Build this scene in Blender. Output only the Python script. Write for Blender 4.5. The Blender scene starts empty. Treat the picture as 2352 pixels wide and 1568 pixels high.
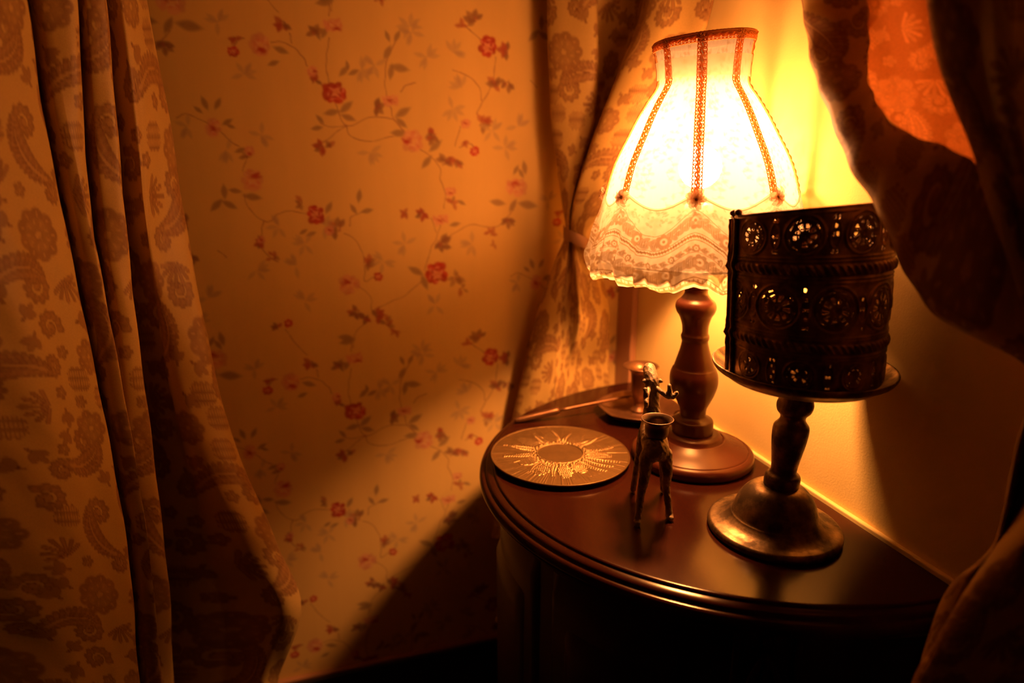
import bpy, bmesh, math, random
import numpy as np
from mathutils import Vector, Matrix
rng = np.random.default_rng(7); random.seed(7)
PI = math.pi
S = bpy.context.scene
C = S.collection

# ------------------------------------------------------------------ camera, light, exposure
PITCH = math.radians(15.6); FPX = 1568.0; CZ = 1.13
cam_d = bpy.data.cameras.new('camera'); cam = bpy.data.objects.new('camera', cam_d); C.objects.link(cam)
cam.location = (0, 0, CZ); cam.rotation_euler = (PI / 2 - PITCH, 0, 0)
cam_d.sensor_width = 36; cam_d.lens = 36 * FPX / 2352
cam_d.clip_start = .02
cam_d.dof.use_dof = True; cam_d.dof.focus_distance = .72; cam_d.dof.aperture_fstop = 2.8
S.camera = cam
S.view_settings.view_transform = 'Standard'
try: S.view_settings.look = 'None'
except Exception: pass
S.view_settings.exposure = 0.0; S.view_settings.gamma = 1; S.view_settings.use_curve_mapping = False
w = bpy.data.worlds.new('dark_room'); S.world = w; w.use_nodes = True
w.node_tree.nodes['Background'].inputs[0].default_value = (.0, .0, .0, 1)
w.node_tree.nodes['Background'].inputs[1].default_value = 0
cy = S.cycles
cy.max_bounces = 10; cy.diffuse_bounces = 6; cy.glossy_bounces = 4; cy.transmission_bounces = 8
cy.transparent_max_bounces = 16; cy.caustics_reflective = False; cy.caustics_refractive = False
cy.sample_clamp_indirect = 6; cy.use_denoising = True
BULB_COLOR = (1.0, .372, .125); BULB_POWER = 29        # the one lamp that lights the room

# ------------------------------------------------------------------ measuring helpers (camera model -> metres)
def ray(x, y):
    dy = y - 784
    return np.array([x - 1176, FPX * math.cos(PITCH) - math.sin(PITCH) * dy, -(FPX * math.sin(PITCH) + math.cos(PITCH) * dy)])
def onY(x, y, Y):
    r = ray(x, y); return r * Y / r[1] + np.array([0, 0, CZ])
def onz(x, y, z):
    r = ray(x, y); return r * (z - CZ) / r[2] + np.array([0, 0, CZ])

TOPZ = .75                                   # table top height
WC = np.array([.191, 1.184]); WU = np.array([-.9525, -.3045]); WN = np.array([.3045, -.9525])   # floral wall: corner, along, normal
QC = np.array([.2843, .8915]); QS = np.array([.3045, -.9525]); QN = np.array([-.9525, -.3045])  # table back edge: point, along, normal
LEDGE = .008                                  # cream wall stands this far behind the table's back edge
def onwall(x, y, e=0):
    r = ray(x, y); k = (WC @ WN + e) / (r[:2] @ WN); p = r * k + np.array([0, 0, CZ]); return float((p[:2] - WC) @ WU), float(p[2])
def W3(t, z, e=0): p = WC + WU * t + WN * e; return (p[0], p[1], z)
def Q3(s, d, z): p = QC + QS * s + QN * d; return (p[0], p[1], z)

# ------------------------------------------------------------------ object helpers
def tag(o, label=None, cat=None, group=None, kind=None):
    if label: o['label'] = label
    if cat: o['category'] = cat
    if group: o['group'] = group
    if kind: o['kind'] = kind
    return o
def empty(name, loc, label, cat, group=None):
    o = bpy.data.objects.new(name, None); C.objects.link(o); o.location = loc; o.empty_display_size = .02
    return tag(o, label, cat, group)
def link(name, me, mat, parent=None, smooth=True):
    if mat: me.materials.append(mat)
    if smooth: me.polygons.foreach_set('use_smooth', [True] * len(me.polygons))
    o = bpy.data.objects.new(name, me); C.objects.link(o)
    if parent:
        o.parent = parent
        o.location = -parent.location if parent.parent is None else Vector((0, 0, 0))
    return o
def mesh(name, V, F, mat, parent=None, smooth=True, col=None):
    me = bpy.data.meshes.new(name); V = np.asarray(V, float)
    me.from_pydata(V.tolist(), [], F if isinstance(F, list) else F.tolist()); me.update()
    if col is not None: setcol(me, col)
    return link(name, me, mat, parent, smooth)
def setcol(me, col):
    a = me.attributes.new('Col', 'FLOAT_COLOR', 'POINT')
    c = np.ones((len(col), 4), np.float32); c[:, :col.shape[1]] = col
    a.data.foreach_set('color', c.ravel())
def gridfaces(nv, nu, cu=False, cv=False, keep=None):
    iu = np.arange(nu if cu else nu - 1); iv = np.arange(nv if cv else nv - 1)
    I, J = np.meshgrid(iu, iv); I = I.ravel(); J = J.ravel(); I2 = (I + 1) % nu; J2 = (J + 1) % nv
    F = np.stack([J * nu + I, J * nu + I2, J2 * nu + I2, J2 * nu + I], 1)
    return F if keep is None else F[keep(I, J)]
def fastmesh(name, V, F, mat, parent=None, col=None, smooth=True):
    me = bpy.data.meshes.new(name); V = np.asarray(V, np.float32).reshape(-1, 3); F = np.asarray(F, np.int32)
    me.vertices.add(len(V)); me.vertices.foreach_set('co', V.ravel())
    me.loops.add(F.size); me.loops.foreach_set('vertex_index', F.ravel())
    me.polygons.add(len(F)); me.polygons.foreach_set('loop_start', np.arange(0, F.size, F.shape[1], dtype=np.int32))
    me.polygons.foreach_set('loop_total', np.full(len(F), F.shape[1], np.int32))
    me.update(calc_edges=True); me.validate()
    if col is not None: setcol(me, col)
    return link(name, me, mat, parent, smooth)
def lathe(name, prof, mat, c=(0, 0), seg=96, parent=None, lean=(0, 0), z0=0, sub=4, caps=True, rfun=None, post=None):
    """turned shape: prof = [(r, z)...]; lean shifts the axis with height above z0"""
    P = smoothpoly(prof, sub) if sub > 1 else np.array(prof, float)
    a = np.arange(seg) * 2 * PI / seg
    R = P[:, 0][:, None] * (np.ones(seg) if rfun is None else rfun(a)[None, :])
    V = np.zeros((len(P), seg, 3))
    V[..., 0] = c[0] + R * np.cos(a) + (lean[0] * (P[:, 1] - z0))[:, None]
    V[..., 1] = c[1] + R * np.sin(a) + (lean[1] * (P[:, 1] - z0))[:, None]
    V[..., 2] = P[:, 1][:, None]
    if post: V = post(V)
    F = gridfaces(len(P), seg, cu=True).tolist()
    V = V.reshape(-1, 3)
    if caps:
        F.append(list(range(seg))[::-1]); F.append([(len(P) - 1) * seg + i for i in range(seg)])
    return mesh(name, V, F, mat, parent)
def smoothpoly(P, sub):
    """Catmull-Rom through points; repeated points keep a corner sharp"""
    P = np.array(P, float); n = len(P); out = []
    for i in range(n - 1):
        p0 = P[max(i - 1, 0)]; p1 = P[i]; p2 = P[i + 1]; p3 = P[min(i + 2, n - 1)]
        if np.allclose(p1, p2): continue
        m1 = (p2 - p0) * .5; m2 = (p3 - p1) * .5
        L = np.linalg.norm(p2 - p1)
        for m in (m1, m2):
            l = np.linalg.norm(m)
            if l > L: m *= L / l
        for k in range(sub):
            t = k / sub
            out.append((2*t**3-3*t**2+1)*p1 + (t**3-2*t**2+t)*m1 + (-2*t**3+3*t**2)*p2 + (t**3-t**2)*m2)
    out.append(P[-1]); return np.array(out)
def tubegeo(path, rad, sides=8, cap=True):
    path = np.asarray(path, float); n = len(path)
    rad = np.full(n, rad) if np.isscalar(rad) else np.asarray(rad, float)
    T = np.gradient(path, axis=0); T /= np.linalg.norm(T, axis=1)[:, None] + 1e-12
    N = np.zeros_like(T); v = np.array([0, 0, 1.]) if abs(T[0][2]) < .9 else np.array([1., 0, 0])
    for i in range(n):
        v = v - T[i] * (v @ T[i]); v /= np.linalg.norm(v) + 1e-12; N[i] = v
    B = np.cross(T, N); a = np.arange(sides) * 2 * PI / sides
    V = path[:, None] + rad[:, None, None] * (np.cos(a)[None, :, None] * N[:, None] + np.sin(a)[None, :, None] * B[:, None])
    F = gridfaces(n, sides, cu=True).tolist()
    if cap: F += [list(range(sides))[::-1], [(n - 1) * sides + i for i in range(sides)]]
    return V.reshape(-1, 3), F
class MB:
    def __init__(s): s.V = []; s.F = []; s.n = 0
    def add(s, V, F):
        s.V.append(np.asarray(V)); s.F += [[i + s.n for i in f] for f in F]; s.n += len(V); return s
    def tube(s, p, r, sides=8, cap=True): return s.add(*tubegeo(p, r, sides, cap))
    def ball(s, c, r, seg=12, rings=8):
        r = np.array([r] * 3 if np.isscalar(r) else r)
        V = [np.array(c) + r * [math.sin(PI*j/rings)*math.cos(2*PI*i/seg), math.sin(PI*j/rings)*math.sin(2*PI*i/seg), math.cos(PI*j/rings)] for j in range(rings+1) for i in range(seg)]
        return s.add(np.array(V), gridfaces(rings + 1, seg, cu=True)[:, ::-1].tolist())
    def build(s, name, mat, parent=None, smooth=True): return mesh(name, np.concatenate(s.V), s.F, mat, parent, smooth)
def box(name, lo, hi, mat, parent=None, frame=None, bev=0):
    """box in a frame(u, v, z)->world; default is world axes"""
    f = frame or (lambda a, b, z: (a, b, z))
    V = [f(x, y, z) for z in (lo[2], hi[2]) for x, y in ((lo[0], lo[1]), (hi[0], lo[1]), (hi[0], hi[1]), (lo[0], hi[1]))]
    F = [[0, 3, 2, 1], [4, 5, 6, 7], [0, 1, 5, 4], [1, 2, 6, 5], [2, 3, 7, 6], [3, 0, 4, 7]]
    bm = bmesh.new(); vs = [bm.verts.new(v) for v in V]
    for q in F: bm.faces.new([vs[i] for i in q])
    bmesh.ops.recalc_face_normals(bm, faces=bm.faces)
    if bev: bmesh.ops.bevel(bm, geom=list(bm.edges), offset=bev, segments=3, profile=.5, affect='EDGES')
    me = bpy.data.meshes.new(name); bm.to_mesh(me); bm.free()
    return link(name, me, mat, parent, smooth=False)

# ------------------------------------------------------------------ materials
def newmat(name):
    m = bpy.data.materials.new(name); m.use_nodes = True; nt = m.node_tree
    return m, nt, nt.nodes['Principled BSDF'], nt.nodes['Material Output']
def nd(nt, t, **k):
    n = nt.nodes.new(t)
    for a, b in k.items(): setattr(n, a, b)
    return n
def noise(nt, scale, detail=4, rough=.6, mapscale=None):
    n = nd(nt, 'ShaderNodeTexNoise'); n.inputs['Scale'].default_value = scale; n.inputs['Detail'].default_value = detail; n.inputs['Roughness'].default_value = rough
    tc = nd(nt, 'ShaderNodeTexCoord'); mp = nd(nt, 'ShaderNodeMapping')
    if mapscale: mp.inputs['Scale'].default_value = mapscale
    nt.links.new(tc.outputs['Object'], mp.inputs['Vector']); nt.links.new(mp.outputs[0], n.inputs['Vector'])
    return n
def ramp(nt, src, stops):
    r = nd(nt, 'ShaderNodeValToRGB'); e = r.color_ramp.elements
    while len(e) < len(stops): e.new(.5)
    for i, (p, c) in enumerate(stops): e[i].position = p; e[i].color = (*c, 1)
    nt.links.new(src, r.inputs[0]); return r
def bump(nt, src, b, strength=.3, dist=.001):
    n = nd(nt, 'ShaderNodeBump'); n.inputs['Strength'].default_value = strength; n.inputs['Distance'].default_value = dist
    nt.links.new(src, n.inputs['Height']); nt.links.new(n.outputs[0], b.inputs['Normal']); return n
def mat_noise(name, c1, c2, scale=30, rough=.5, metal=0, bumps=None, mapscale=None, rough2=None, coat=0, lo=.35, hi=.65, spec=None, stint=None):
    m, nt, b, _ = newmat(name)
    n = noise(nt, scale, 6, .6, mapscale)
    r = ramp(nt, n.outputs[0], [(lo, c1), (hi, c2)]); nt.links.new(r.outputs[0], b.inputs['Base Color'])
    b.inputs['Metallic'].default_value = metal; b.inputs['Roughness'].default_value = rough
    if rough2 is not None:
        mr = nd(nt, 'ShaderNodeMapRange'); mr.inputs[1].default_value = lo; mr.inputs[2].default_value = hi
        mr.inputs[3].default_value = rough; mr.inputs[4].default_value = rough2
        nt.links.new(n.outputs[0], mr.inputs[0]); nt.links.new(mr.outputs[0], b.inputs['Roughness'])
    if coat: b.inputs['Coat Weight'].default_value = coat; b.inputs['Coat Roughness'].default_value = .12
    if spec is not None: b.inputs['Specular IOR Level'].default_value = spec
    if stint: b.inputs['Specular Tint'].default_value = (*stint, 1)
    if bumps: n2 = noise(nt, bumps[0], 5, .6); bump(nt, n2.outputs[0], b, bumps[1], bumps[2])
    return m
def mat_attr(name, rough=.7, streak=None, weave=None, trans=0, tint=(1, 1, 1), spec=.3, thread=None, sheen=0):
    """colour printed or woven into the surface (point attribute), streaked by noise; optional translucency"""
    m, nt, b, out = newmat(name)
    at = nd(nt, 'ShaderNodeAttribute', attribute_name='Col'); col = at.outputs['Color']
    if streak:
        n = noise(nt, streak[0], 4, .6, streak[1]); r = ramp(nt, n.outputs[0], [(.3, (streak[2],) * 3), (.7, (1, 1, 1))])
        mx = nd(nt, 'ShaderNodeMix', data_type='RGBA', blend_type='MULTIPLY'); mx.inputs[0].default_value = 1
        nt.links.new(col, mx.inputs[6]); nt.links.new(r.outputs[0], mx.inputs[7]); col = mx.outputs[2]
    nt.links.new(col, b.inputs['Base Color']); b.inputs['Roughness'].default_value = rough; b.inputs['Specular IOR Level'].default_value = spec
    if sheen: b.inputs['Sheen Weight'].default_value = sheen
    if weave: n2 = noise(nt, weave[0], 3, .6, weave[3] if len(weave) > 3 else None); bump(nt, n2.outputs[0], b, weave[1], weave[2])
    if trans:
        tr = nd(nt, 'ShaderNodeBsdfTranslucent'); mx = nd(nt, 'ShaderNodeMix', data_type='RGBA', blend_type='MULTIPLY'); mx.inputs[0].default_value = 1
        mx.inputs[7].default_value = (*tint, 1); nt.links.new(col, mx.inputs[6]); nt.links.new(mx.outputs[2], tr.inputs[0])
        ms = nd(nt, 'ShaderNodeMixShader'); ms.inputs[0].default_value = trans
        nt.links.new(b.outputs[0], ms.inputs[1]); nt.links.new(tr.outputs[0], ms.inputs[2]); nt.links.new(ms.outputs[0], out.inputs[0])
    return m
def mat_shade(name, transp=.25, transl=.6, tint=(1, .93, .80), attr=True):
    """thin lampshade cloth: part see-through, part translucent, part diffuse; Col alpha-like red channel = cloth density"""
    m, nt, b, out = newmat(name); nt.nodes.remove(b)
    df = nd(nt, 'ShaderNodeBsdfDiffuse'); tl = nd(nt, 'ShaderNodeBsdfTranslucent'); tp = nd(nt, 'ShaderNodeBsdfTransparent')
    m1 = nd(nt, 'ShaderNodeMixShader'); m2 = nd(nt, 'ShaderNodeMixShader'); m1.inputs[0].default_value = transl
    df.inputs[0].default_value = (*tint, 1); tl.inputs[0].default_value = (*tint, 1)
    nt.links.new(df.outputs[0], m1.inputs[1]); nt.links.new(tl.outputs[0], m1.inputs[2])
    nt.links.new(m1.outputs[0], m2.inputs[1]); nt.links.new(tp.outputs[0], m2.inputs[2]); m2.inputs[0].default_value = transp
    if attr:
        at = nd(nt, 'ShaderNodeAttribute', attribute_name='Col'); sp = nd(nt, 'ShaderNodeSeparateColor'); nt.links.new(at.outputs['Color'], sp.inputs[0])
        mr = nd(nt, 'ShaderNodeMapRange'); mr.inputs[1].default_value = 0; mr.inputs[2].default_value = 1
        mr.inputs[3].default_value = transp; mr.inputs[4].default_value = transp * .12
        nt.links.new(sp.outputs[0], mr.inputs[0]); nt.links.new(mr.outputs[0], m2.inputs[0])
        r = ramp(nt, sp.outputs[0], [(0, tint), (1, (tint[0] * .50, tint[1] * .36, tint[2] * .20))])
        nt.links.new(r.outputs[0], tl.inputs[0]); nt.links.new(r.outputs[0], df.inputs[0])
    nt.links.new(m2.outputs[0], out.inputs[0]); return m

M = {}
M['paper'] = mat_attr('floral_wallpaper', .75, (9, (1, 1, .12), .86), (260, .25, .0006), spec=.15)
M['damask'] = mat_attr('gold_damask', .5, (700, (1, 1, 1), .86), (900, .35, .0004), trans=.10, spec=.35)
M['damask_heavy'] = mat_attr('lined_damask', .6, (700, (1, 1, 1), .86), (900, .3, .0004), trans=.05, spec=.3)
M['damask_glow'] = mat_attr('edge_glow_damask', .6, (700, (1, 1, 1), .86), (900, .3, .0004), trans=.30, tint=(1, .8, .6), spec=.3)  # lit copy of the same cloth, extra translucent so the edge glows
M['glow_layer'] = mat_attr('lamp_glow_cloth', .7, (400, (1, 1, 1), .85), None, trans=.42, tint=(1, .72, .45), spec=.2)  # same curtain cloth, coloured orange for lamplight coming through it
M['cream'] = mat_noise('cream_wall', (.84, .64, .21), (.90, .70, .25), 6, .7, bumps=(420, .30, .0008), spec=.2)
M['wood_trim'] = mat_noise('corner_wood', (.34, .16, .07), (.46, .23, .1), 14, .45, mapscale=(1, 1, .1))
M['black_wood'] = mat_noise('black_skirting', (.012, .007, .004), (.025, .014, .009), 10, .6)
M['floor'] = mat_noise('dark_floor', (.03, .015, .008), (.06, .03, .015), 8, .6, mapscale=(1, .1, 1))
M['plaster'] = mat_noise('brown_plaster', (.30, .20, .12), (.36, .25, .15), 5, .9)
M['mahogany'] = mat_noise('mahogany_top', (.017, .0036, .0015), (.038, .0078, .003), 7, .15, mapscale=(1, .16, 1), rough2=.21, bumps=(60, .05, .001), spec=.27, stint=(1, .85, .4))
M['mahogany_dark'] = mat_noise('mahogany_body', (.018, .0045, .0025), (.034, .008, .004), 9, .38, mapscale=(1, 1, .15), spec=.3, stint=(1, .8, .4))
M['lamp_wood'] = mat_noise('red_brown_lamp_wood', (.055, .0095, .0035), (.090, .016, .0055), 11, .26, mapscale=(1, 1, .2), rough2=.36, stint=(1, .85, .45))
M['old_brass'] = mat_noise('dark_patinated_brass', (.075, .048, .020), (.40, .26, .105), 42, .5, metal=.85, rough2=.26, bumps=(90, .35, .0012), lo=.42, hi=.72)
M['shield'] = mat_noise('blackened_filigree_brass', (.13, .072, .028), (.50, .30, .12), 60, .48, metal=.7, rough2=.34, bumps=(400, .3, .0005), lo=.4, hi=.75)
M['plate_metal'] = mat_noise('embossed_brass_plate', (.24, .15, .048), (.36, .23, .08), 50, .44, metal=.85, rough2=.36, lo=.35, hi=.7)
M['copper'] = mat_noise('worn_copper', (.15, .07, .028), (.26, .13, .05), 30, .42, metal=.75, rough2=.32)
M['bronze'] = mat_noise('rough_bronze', (.11, .068, .030), (.40, .28, .13), 85, .5, metal=.4, bumps=(170, .8, .002), lo=.38, hi=.68)
M['bronze_cup'] = mat_noise('dark_bronze_cup', (.09, .055, .028), (.2, .12, .06), 50, .4, metal=.8)
M['braid'] = mat_shade('tan_braid', .0, .6, (.90, .52, .22), attr=False)
M['rosette'] = mat_shade('ribbon_cloth', .30, .6, (.62, .42, .24), attr=False)
M['shade'] = mat_shade('cream_shade_cloth', .15, .74, (.18, .168, .142))
M['lace'] = mat_shade('scalloped_lace', .24, .62, (.37, .325, .235))
M['ribbon'] = mat_shade('sheer_ribbon', .35, .5, (.95, .78, .55), attr=False)
M['socket'] = mat_noise('socket_plastic', (.7, .65, .5), (.75, .7, .55), 20, .5)
m, nt, b, out = newmat('lit_bulb'); nt.nodes.remove(b)
em = nd(nt, 'ShaderNodeEmission'); em.inputs[0].default_value = (*BULB_COLOR, 1); nt.links.new(em.outputs[0], out.inputs[0]); M['bulb'] = m; BULB_EM = em

# ------------------------------------------------------------------ painter for printed / woven pattern
class Canvas:
    def __init__(s, W, H, res, base): 
        s.W, s.H, s.res = W, H, res; s.nx = round(W / res); s.ny = round(H / res)
        s.a = np.zeros((s.ny, s.nx, len(base)), np.float32); s.a[:] = base; s.jit = None
    def stamp(s, x, y, rx, ry, ang, col, alpha=1, soft=.35, point=0):
        R = max(rx, ry) * 1.1 + s.res; n = int(R / s.res) + 1
        ix = int(round(x / s.W * s.nx)); iy = int(round(y / s.H * s.ny))
        X = (np.arange(ix - n, ix + n + 1)) * s.W / s.nx - x; Y = (np.arange(iy - n, iy + n + 1)) * s.H / s.ny - y
        XX, YY = np.meshgrid(X, Y); ca, sa = math.cos(ang), math.sin(ang)
        U = (XX * ca + YY * sa) / rx; Vv = (-XX * sa + YY * ca) / ry
        if point: Vv = Vv / np.clip(1 - point * np.abs(U) ** 1.6, .12, 1)
        d = np.sqrt(U * U + Vv * Vv); m = np.clip((1 - d) / soft, 0, 1) * alpha
        I = np.ix_(np.arange(iy - n, iy + n + 1) % s.ny, np.arange(ix - n, ix + n + 1) % s.nx)
        s.a[I] = s.a[I] * (1 - m[..., None]) + np.array(col, np.float32) * m[..., None]
    def sample(s, x, y):
        fx = x / s.W * s.nx; fy = y / s.H * s.ny; ix = np.floor(fx).astype(int); iy = np.floor(fy).astype(int)
        tx = (fx - ix)[..., None]; ty = (fy - iy)[..., None]; A = s.a; nx, ny = s.nx, s.ny
        return ((A[iy % ny, ix % nx] * (1 - tx) + A[iy % ny, (ix + 1) % nx] * tx) * (1 - ty) + (A[(iy + 1) % ny, ix % nx] * (1 - tx) + A[(iy + 1) % ny, (ix + 1) % nx] * tx) * ty)

# --- wallpaper: roses on wandering briar stems, half-drop repeat .477 x .489 m
PW, PH = .477, .489
BASEP = (.76, .51, .15)
wp = Canvas(2 * PW, PH, .0007, BASEP)
RED = (.42, .035, .022); REDL = (.62, .14, .075); PINK = (.74, .33, .17); STEM = (.36, .17, .07); LEAF = (.34, .21, .085); LEAFD = (.26, .12, .055); GH = (.50, .34, .15)
def sc(x): return float(np.interp(x, [400, 1200], [.00060, .00070]))
def wst(x, y, rx, ry, ang, col, alpha=1, soft=.4, point=0):
    t, z = onwall(x, y); k = sc(x)
    for q in (0, 1): wp.stamp(t + q * PW, z + q * PH / 2, rx * k, ry * k, ang, col, alpha, soft, point)
# angles are given as seen in the photograph (x right, y up); the wall's t axis runs left, so mirror
def leaf(x, y, deg, L=26, wd=.42, col=LEAF, al=.75):
    L *= 1.45; wst(x, y, L / 2, L / 2 * wd, math.radians(180 - deg), col, min(1, al * 1.1), .5, .7)
    wst(x, y, L / 2 * .8, max(L * .022, .8), math.radians(180 - deg), tuple(c * .7 for c in col), al * .5, .8)
def stem(pts, wd=2.3, col=STEM, al=1.15):
    P = smoothpoly(np.array(pts, float), 14)
    P = P + np.stack([np.sin(np.arange(len(P)) * .45) * .8, np.cos(np.arange(len(P)) * .33) * .8], 1)
    for i in range(len(P) - 1):
        n = max(1, int(np.hypot(*(P[i + 1] - P[i])) / 1.6))
        for k in range(n):
            q = P[i] + (P[i + 1] - P[i]) * k / n; wst(q[0], q[1], wd, wd, 0, col, al * .55, .8)
def ghost(x, y, n=6, R=27, al=.5):
    for i in range(n):
        a = rng.uniform(0, 360); leaf(x + R * .6 * math.cos(math.radians(a)), y - R * .6 * math.sin(math.radians(a)), a, R * .9, .4, GH, al)
def rose(x, y, rx, ry, strength=1, dark=1, hx=0, hy=0):
    rx *= 1.2; ry *= 1.16; st = strength > .8; ph = rng.uniform(0, 6)
    for i in range(8):                                              # outer petals of uneven size
        a = i * 2 * PI / 8 + ph + rng.uniform(-.2, .2); q = rng.uniform(.7, 1.15)
        c = np.array(RED) * rng.uniform(.8, 1.4) * dark if st else np.array(PINK) * rng.uniform(.8, 1.05)
        wst(x + rx * .6 * math.cos(a), y + ry * .6 * math.sin(a), rx * .42 * q, ry * .34 * q, -a + 1.3, c, .9 if st else .62, .35)
    wst(x, y, rx * .7, ry * .7, 0, REDL if st else PINK, .65 if st else .5, .6)
    n = 9 if st else 6
    for i in range(n):                                              # light petal rims spiralling into the heart
        a = i * 1.1 + ph; q = .62 - .5 * i / n
        wst(x + hx * 4 + rx * q * math.cos(a), y + ry * q * math.sin(a), rx * .27, ry * .10, -a + 1.5, (.82, .40, .22) if st else (.78, .48, .25), .6, .7)
        wst(x + rx * (q + .1) * math.cos(a + .6), y + ry * (q + .1) * math.sin(a + .6), rx * .24, ry * .12, -a + 1.0, np.array(RED) * (.85 if st else 1.5), .75 if st else .25, .6)
    if not st:
        for i in range(6):
            wst(x + hx * rx + rng.uniform(-.22, .22) * rx, y + hy * ry + rng.uniform(-.18, .18) * ry, rx * .42, ry * .16, rng.uniform(-.6, .9), RED, .5 * dark, .6)
def cluster(x, y, n, R, col=LEAFD, L=17, al=.75, red=0, a0=None):
    base = rng.uniform(0, 360) if a0 is None else a0
    for i in range(n):
        a = base + (i - (n - 1) / 2) * 250 / n + rng.uniform(-22, 22); q = rng.uniform(.55, 1.1); c = col if rng.random() > red else (.42, .09, .045)
        xx, yy = x + R * q * math.cos(math.radians(a)), y - R * q * math.sin(math.radians(a))
        stem([(x - R * .4 * math.cos(math.radians(base)), y + R * .4 * math.sin(math.radians(base))), (xx, yy)], 1.4, STEM, al)
        leaf(xx, yy, a + rng.uniform(-25, 25), L * rng.uniform(.8, 1.15), .6, c, al * rng.uniform(.8, 1.1))
    for i in range(3): wst(x + rng.uniform(-.5, .5) * R, y + rng.uniform(-.5, .5) * R, L * .3, L * .2, rng.uniform(0, 3), col if i % 2 else (.42, .12, .06), al * .6, .7)
for P in ([(405,270),(430,262),(470,280),(490,293)], [(508,303),(530,325),(550,336)], [(568,358),(557,395)], [(560,445),(570,475),(600,505),(622,507),(640,490),(670,485),(712,492)],
          [(605,508),(601,530),(600,552)], [(790,535),(815,550),(832,580),(838,620),(838,645),(860,636)], [(803,518),(808,497),(838,486)], [(622,97),(650,97),(675,110),(695,130),(706,152)],
          [(665,75),(670,100)], [(722,180),(742,198)], [(755,187),(749,150),(752,115),(757,85)], [(755,35),(757,8)], [(770,236),(795,288),(850,270),(900,273),(928,302)], [(795,288),(765,292),(735,283)],
          [(795,288),(805,312),(850,325),(890,315),(930,312)], [(795,288),(765,310),(742,328)], [(888,220),(884,185),(890,135),(912,90)], [(897,245),(905,275),(930,302)], [(920,210),(935,195),(955,190)], [(965,343),(990,360),(1010,385),(1012,415),(1022,440),(1020,480)],
          [(1103,90),(1080,70),(1068,58)], [(1138,130),(1135,170),(1125,205),(1105,240),(1095,262)], [(1040,160),(1080,178),(1100,200),(1107,232)], [(1057,290),(1045,338)], [(1055,338),(1080,330),(1090,340)], [(1012,515),(1003,545),(990,570),(975,622)],
          [(990,500),(1003,535)], [(1180,480),(1150,515),(1120,522),(1090,515),(1060,525),(1030,545),(1005,562)], [(968,645),(935,675),(900,692),(872,705),(855,716)], [(820,655),(850,680),(853,712)], [(845,735),(815,768),(812,800)],
          [(655,755),(680,790),(707,816)], [(560,87),(545,93),(537,108)], [(520,590),(500,575)], [(590,560),(620,590),(640,602)], [(878,735),(900,755),(915,768)]): stem(P)
for a in ((470,237,110,28),(455,252,140,20),(500,238,60,26),(522,280,30,24),(530,290,-20,18),(515,440,90,30),(497,471,45,34),(527,470,-30,32),(540,438,170,26),(580,452,-10,36),(755,477,60,28),(715,537,200,22),(697,532,210,20),
          (645,115,-20,30),(628,145,200,24),(790,163,45,28),(812,166,25,24),(798,150,100,18),(762,258,190,32),(795,246,40,34),(800,270,-20,30),(735,274,130,22),(728,294,190,24),(918,156,-10,38),(898,165,80,30),(890,120,60,30),
          (925,258,30,36),(922,282,-40,28),(915,305,180,32),(1000,335,40,34),(980,372,230,32),(1143,465,170,34),(1178,472,60,30),(1212,470,-10,42),(1205,385,100,28),(1185,390,60,22),(1197,398,120,22),(955,622,150,36),(975,648,110,34),
          (795,775,170,34),(825,450,80,28),(843,484,10,26),(812,480,120,24),(1165,505,200,22),(890,83,110,22),(912,83,60,24),(745,5,10,34),(552,345,200,24),(1045,515,10,24),(1060,465,-30,20),(745,75,60,24),(730,80,110,20)): leaf(*a)
for a in ((650,55,5,14,LEAFD,18,.85,.6),(722,75,4,12,LEAFD,20,.7),(722,185,3,10,LEAFD,16,.8,.3),(775,525,6,15,LEAFD,20,.8,.3),(600,556,5,11,LEAFD,16,.8,.7),(628,590,4,12,LEAFD,15,.6,.4),(738,338,6,12,LEAFD,17,.8,.5),(757,335,3,8,LEAFD,15,.6,.2),
          (866,247,4,10,LEAFD,20,.75),(994,312,6,13,LEAFD,18,.75,.4),(1022,372,4,12,LEAFD,20,.7),(1050,370,5,11,LEAFD,18,.6,.6),(1162,118,5,12,LEAFD,19,.85,.5),(1088,45,5,14,LEAFD,20,.7),(1060,58,3,8,LEAFD,16,.6,.9),(1135,195,5,12,LEAFD,20,.7,.6),
          (1165,192,4,12,LEAFD,18,.7),(1108,283,6,15,LEAFD,18,.65,.5),(1066,327,3,7,LEAFD,12,.6,.8),(970,490,6,11,LEAFD,16,.85,.7),(930,490,4,10,LEAFD,16,.7,.8),(1012,560,5,14,LEAFD,22,.75),(1128,535,4,12,LEAFD,16,.6,.7),(1135,562,3,8,LEAFD,14,.45,.7),
          (1050,637,5,15,LEAFD,20,.55),(1060,664,4,10,LEAFD,16,.45,.7),(845,605,5,12,LEAFD,20,.65,.3),(820,715,5,14,LEAFD,20,.85,.3),(866,725,6,12,LEAFD,17,.8,.8),(890,742,5,13,LEAFD,17,.6,.5),(908,762,4,10,LEAFD,14,.5,.5),(840,733,3,8,LEAFD,15,.8,.8),
          (1040,466,4,10,LEAFD,15,.6,.5),(690,466,4,10,LEAFD,16,.6,.4),(540,88,3,8,LEAFD,15,.7,.8),(635,752,4,9,LEAFD,14,.7,.5),(1168,508,5,12,LEAFD,16,.7),(565,360,3,8,LEAFD,14,.5,.2)): cluster(*a)
for a in ((430,290),(500,50),(600,310),(520,345),(640,520),(700,560),(940,60),(850,350),(1060,200),(1040,120),(1130,300),(880,600),(560,170),(980,130),(1085,560),(1160,340),(830,160),(680,610),(930,560),(745,520),(1040,250),(1000,700),(590,620),(860,150),(945,75),(1190,290),(700,690)): ghost(*a)
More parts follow.
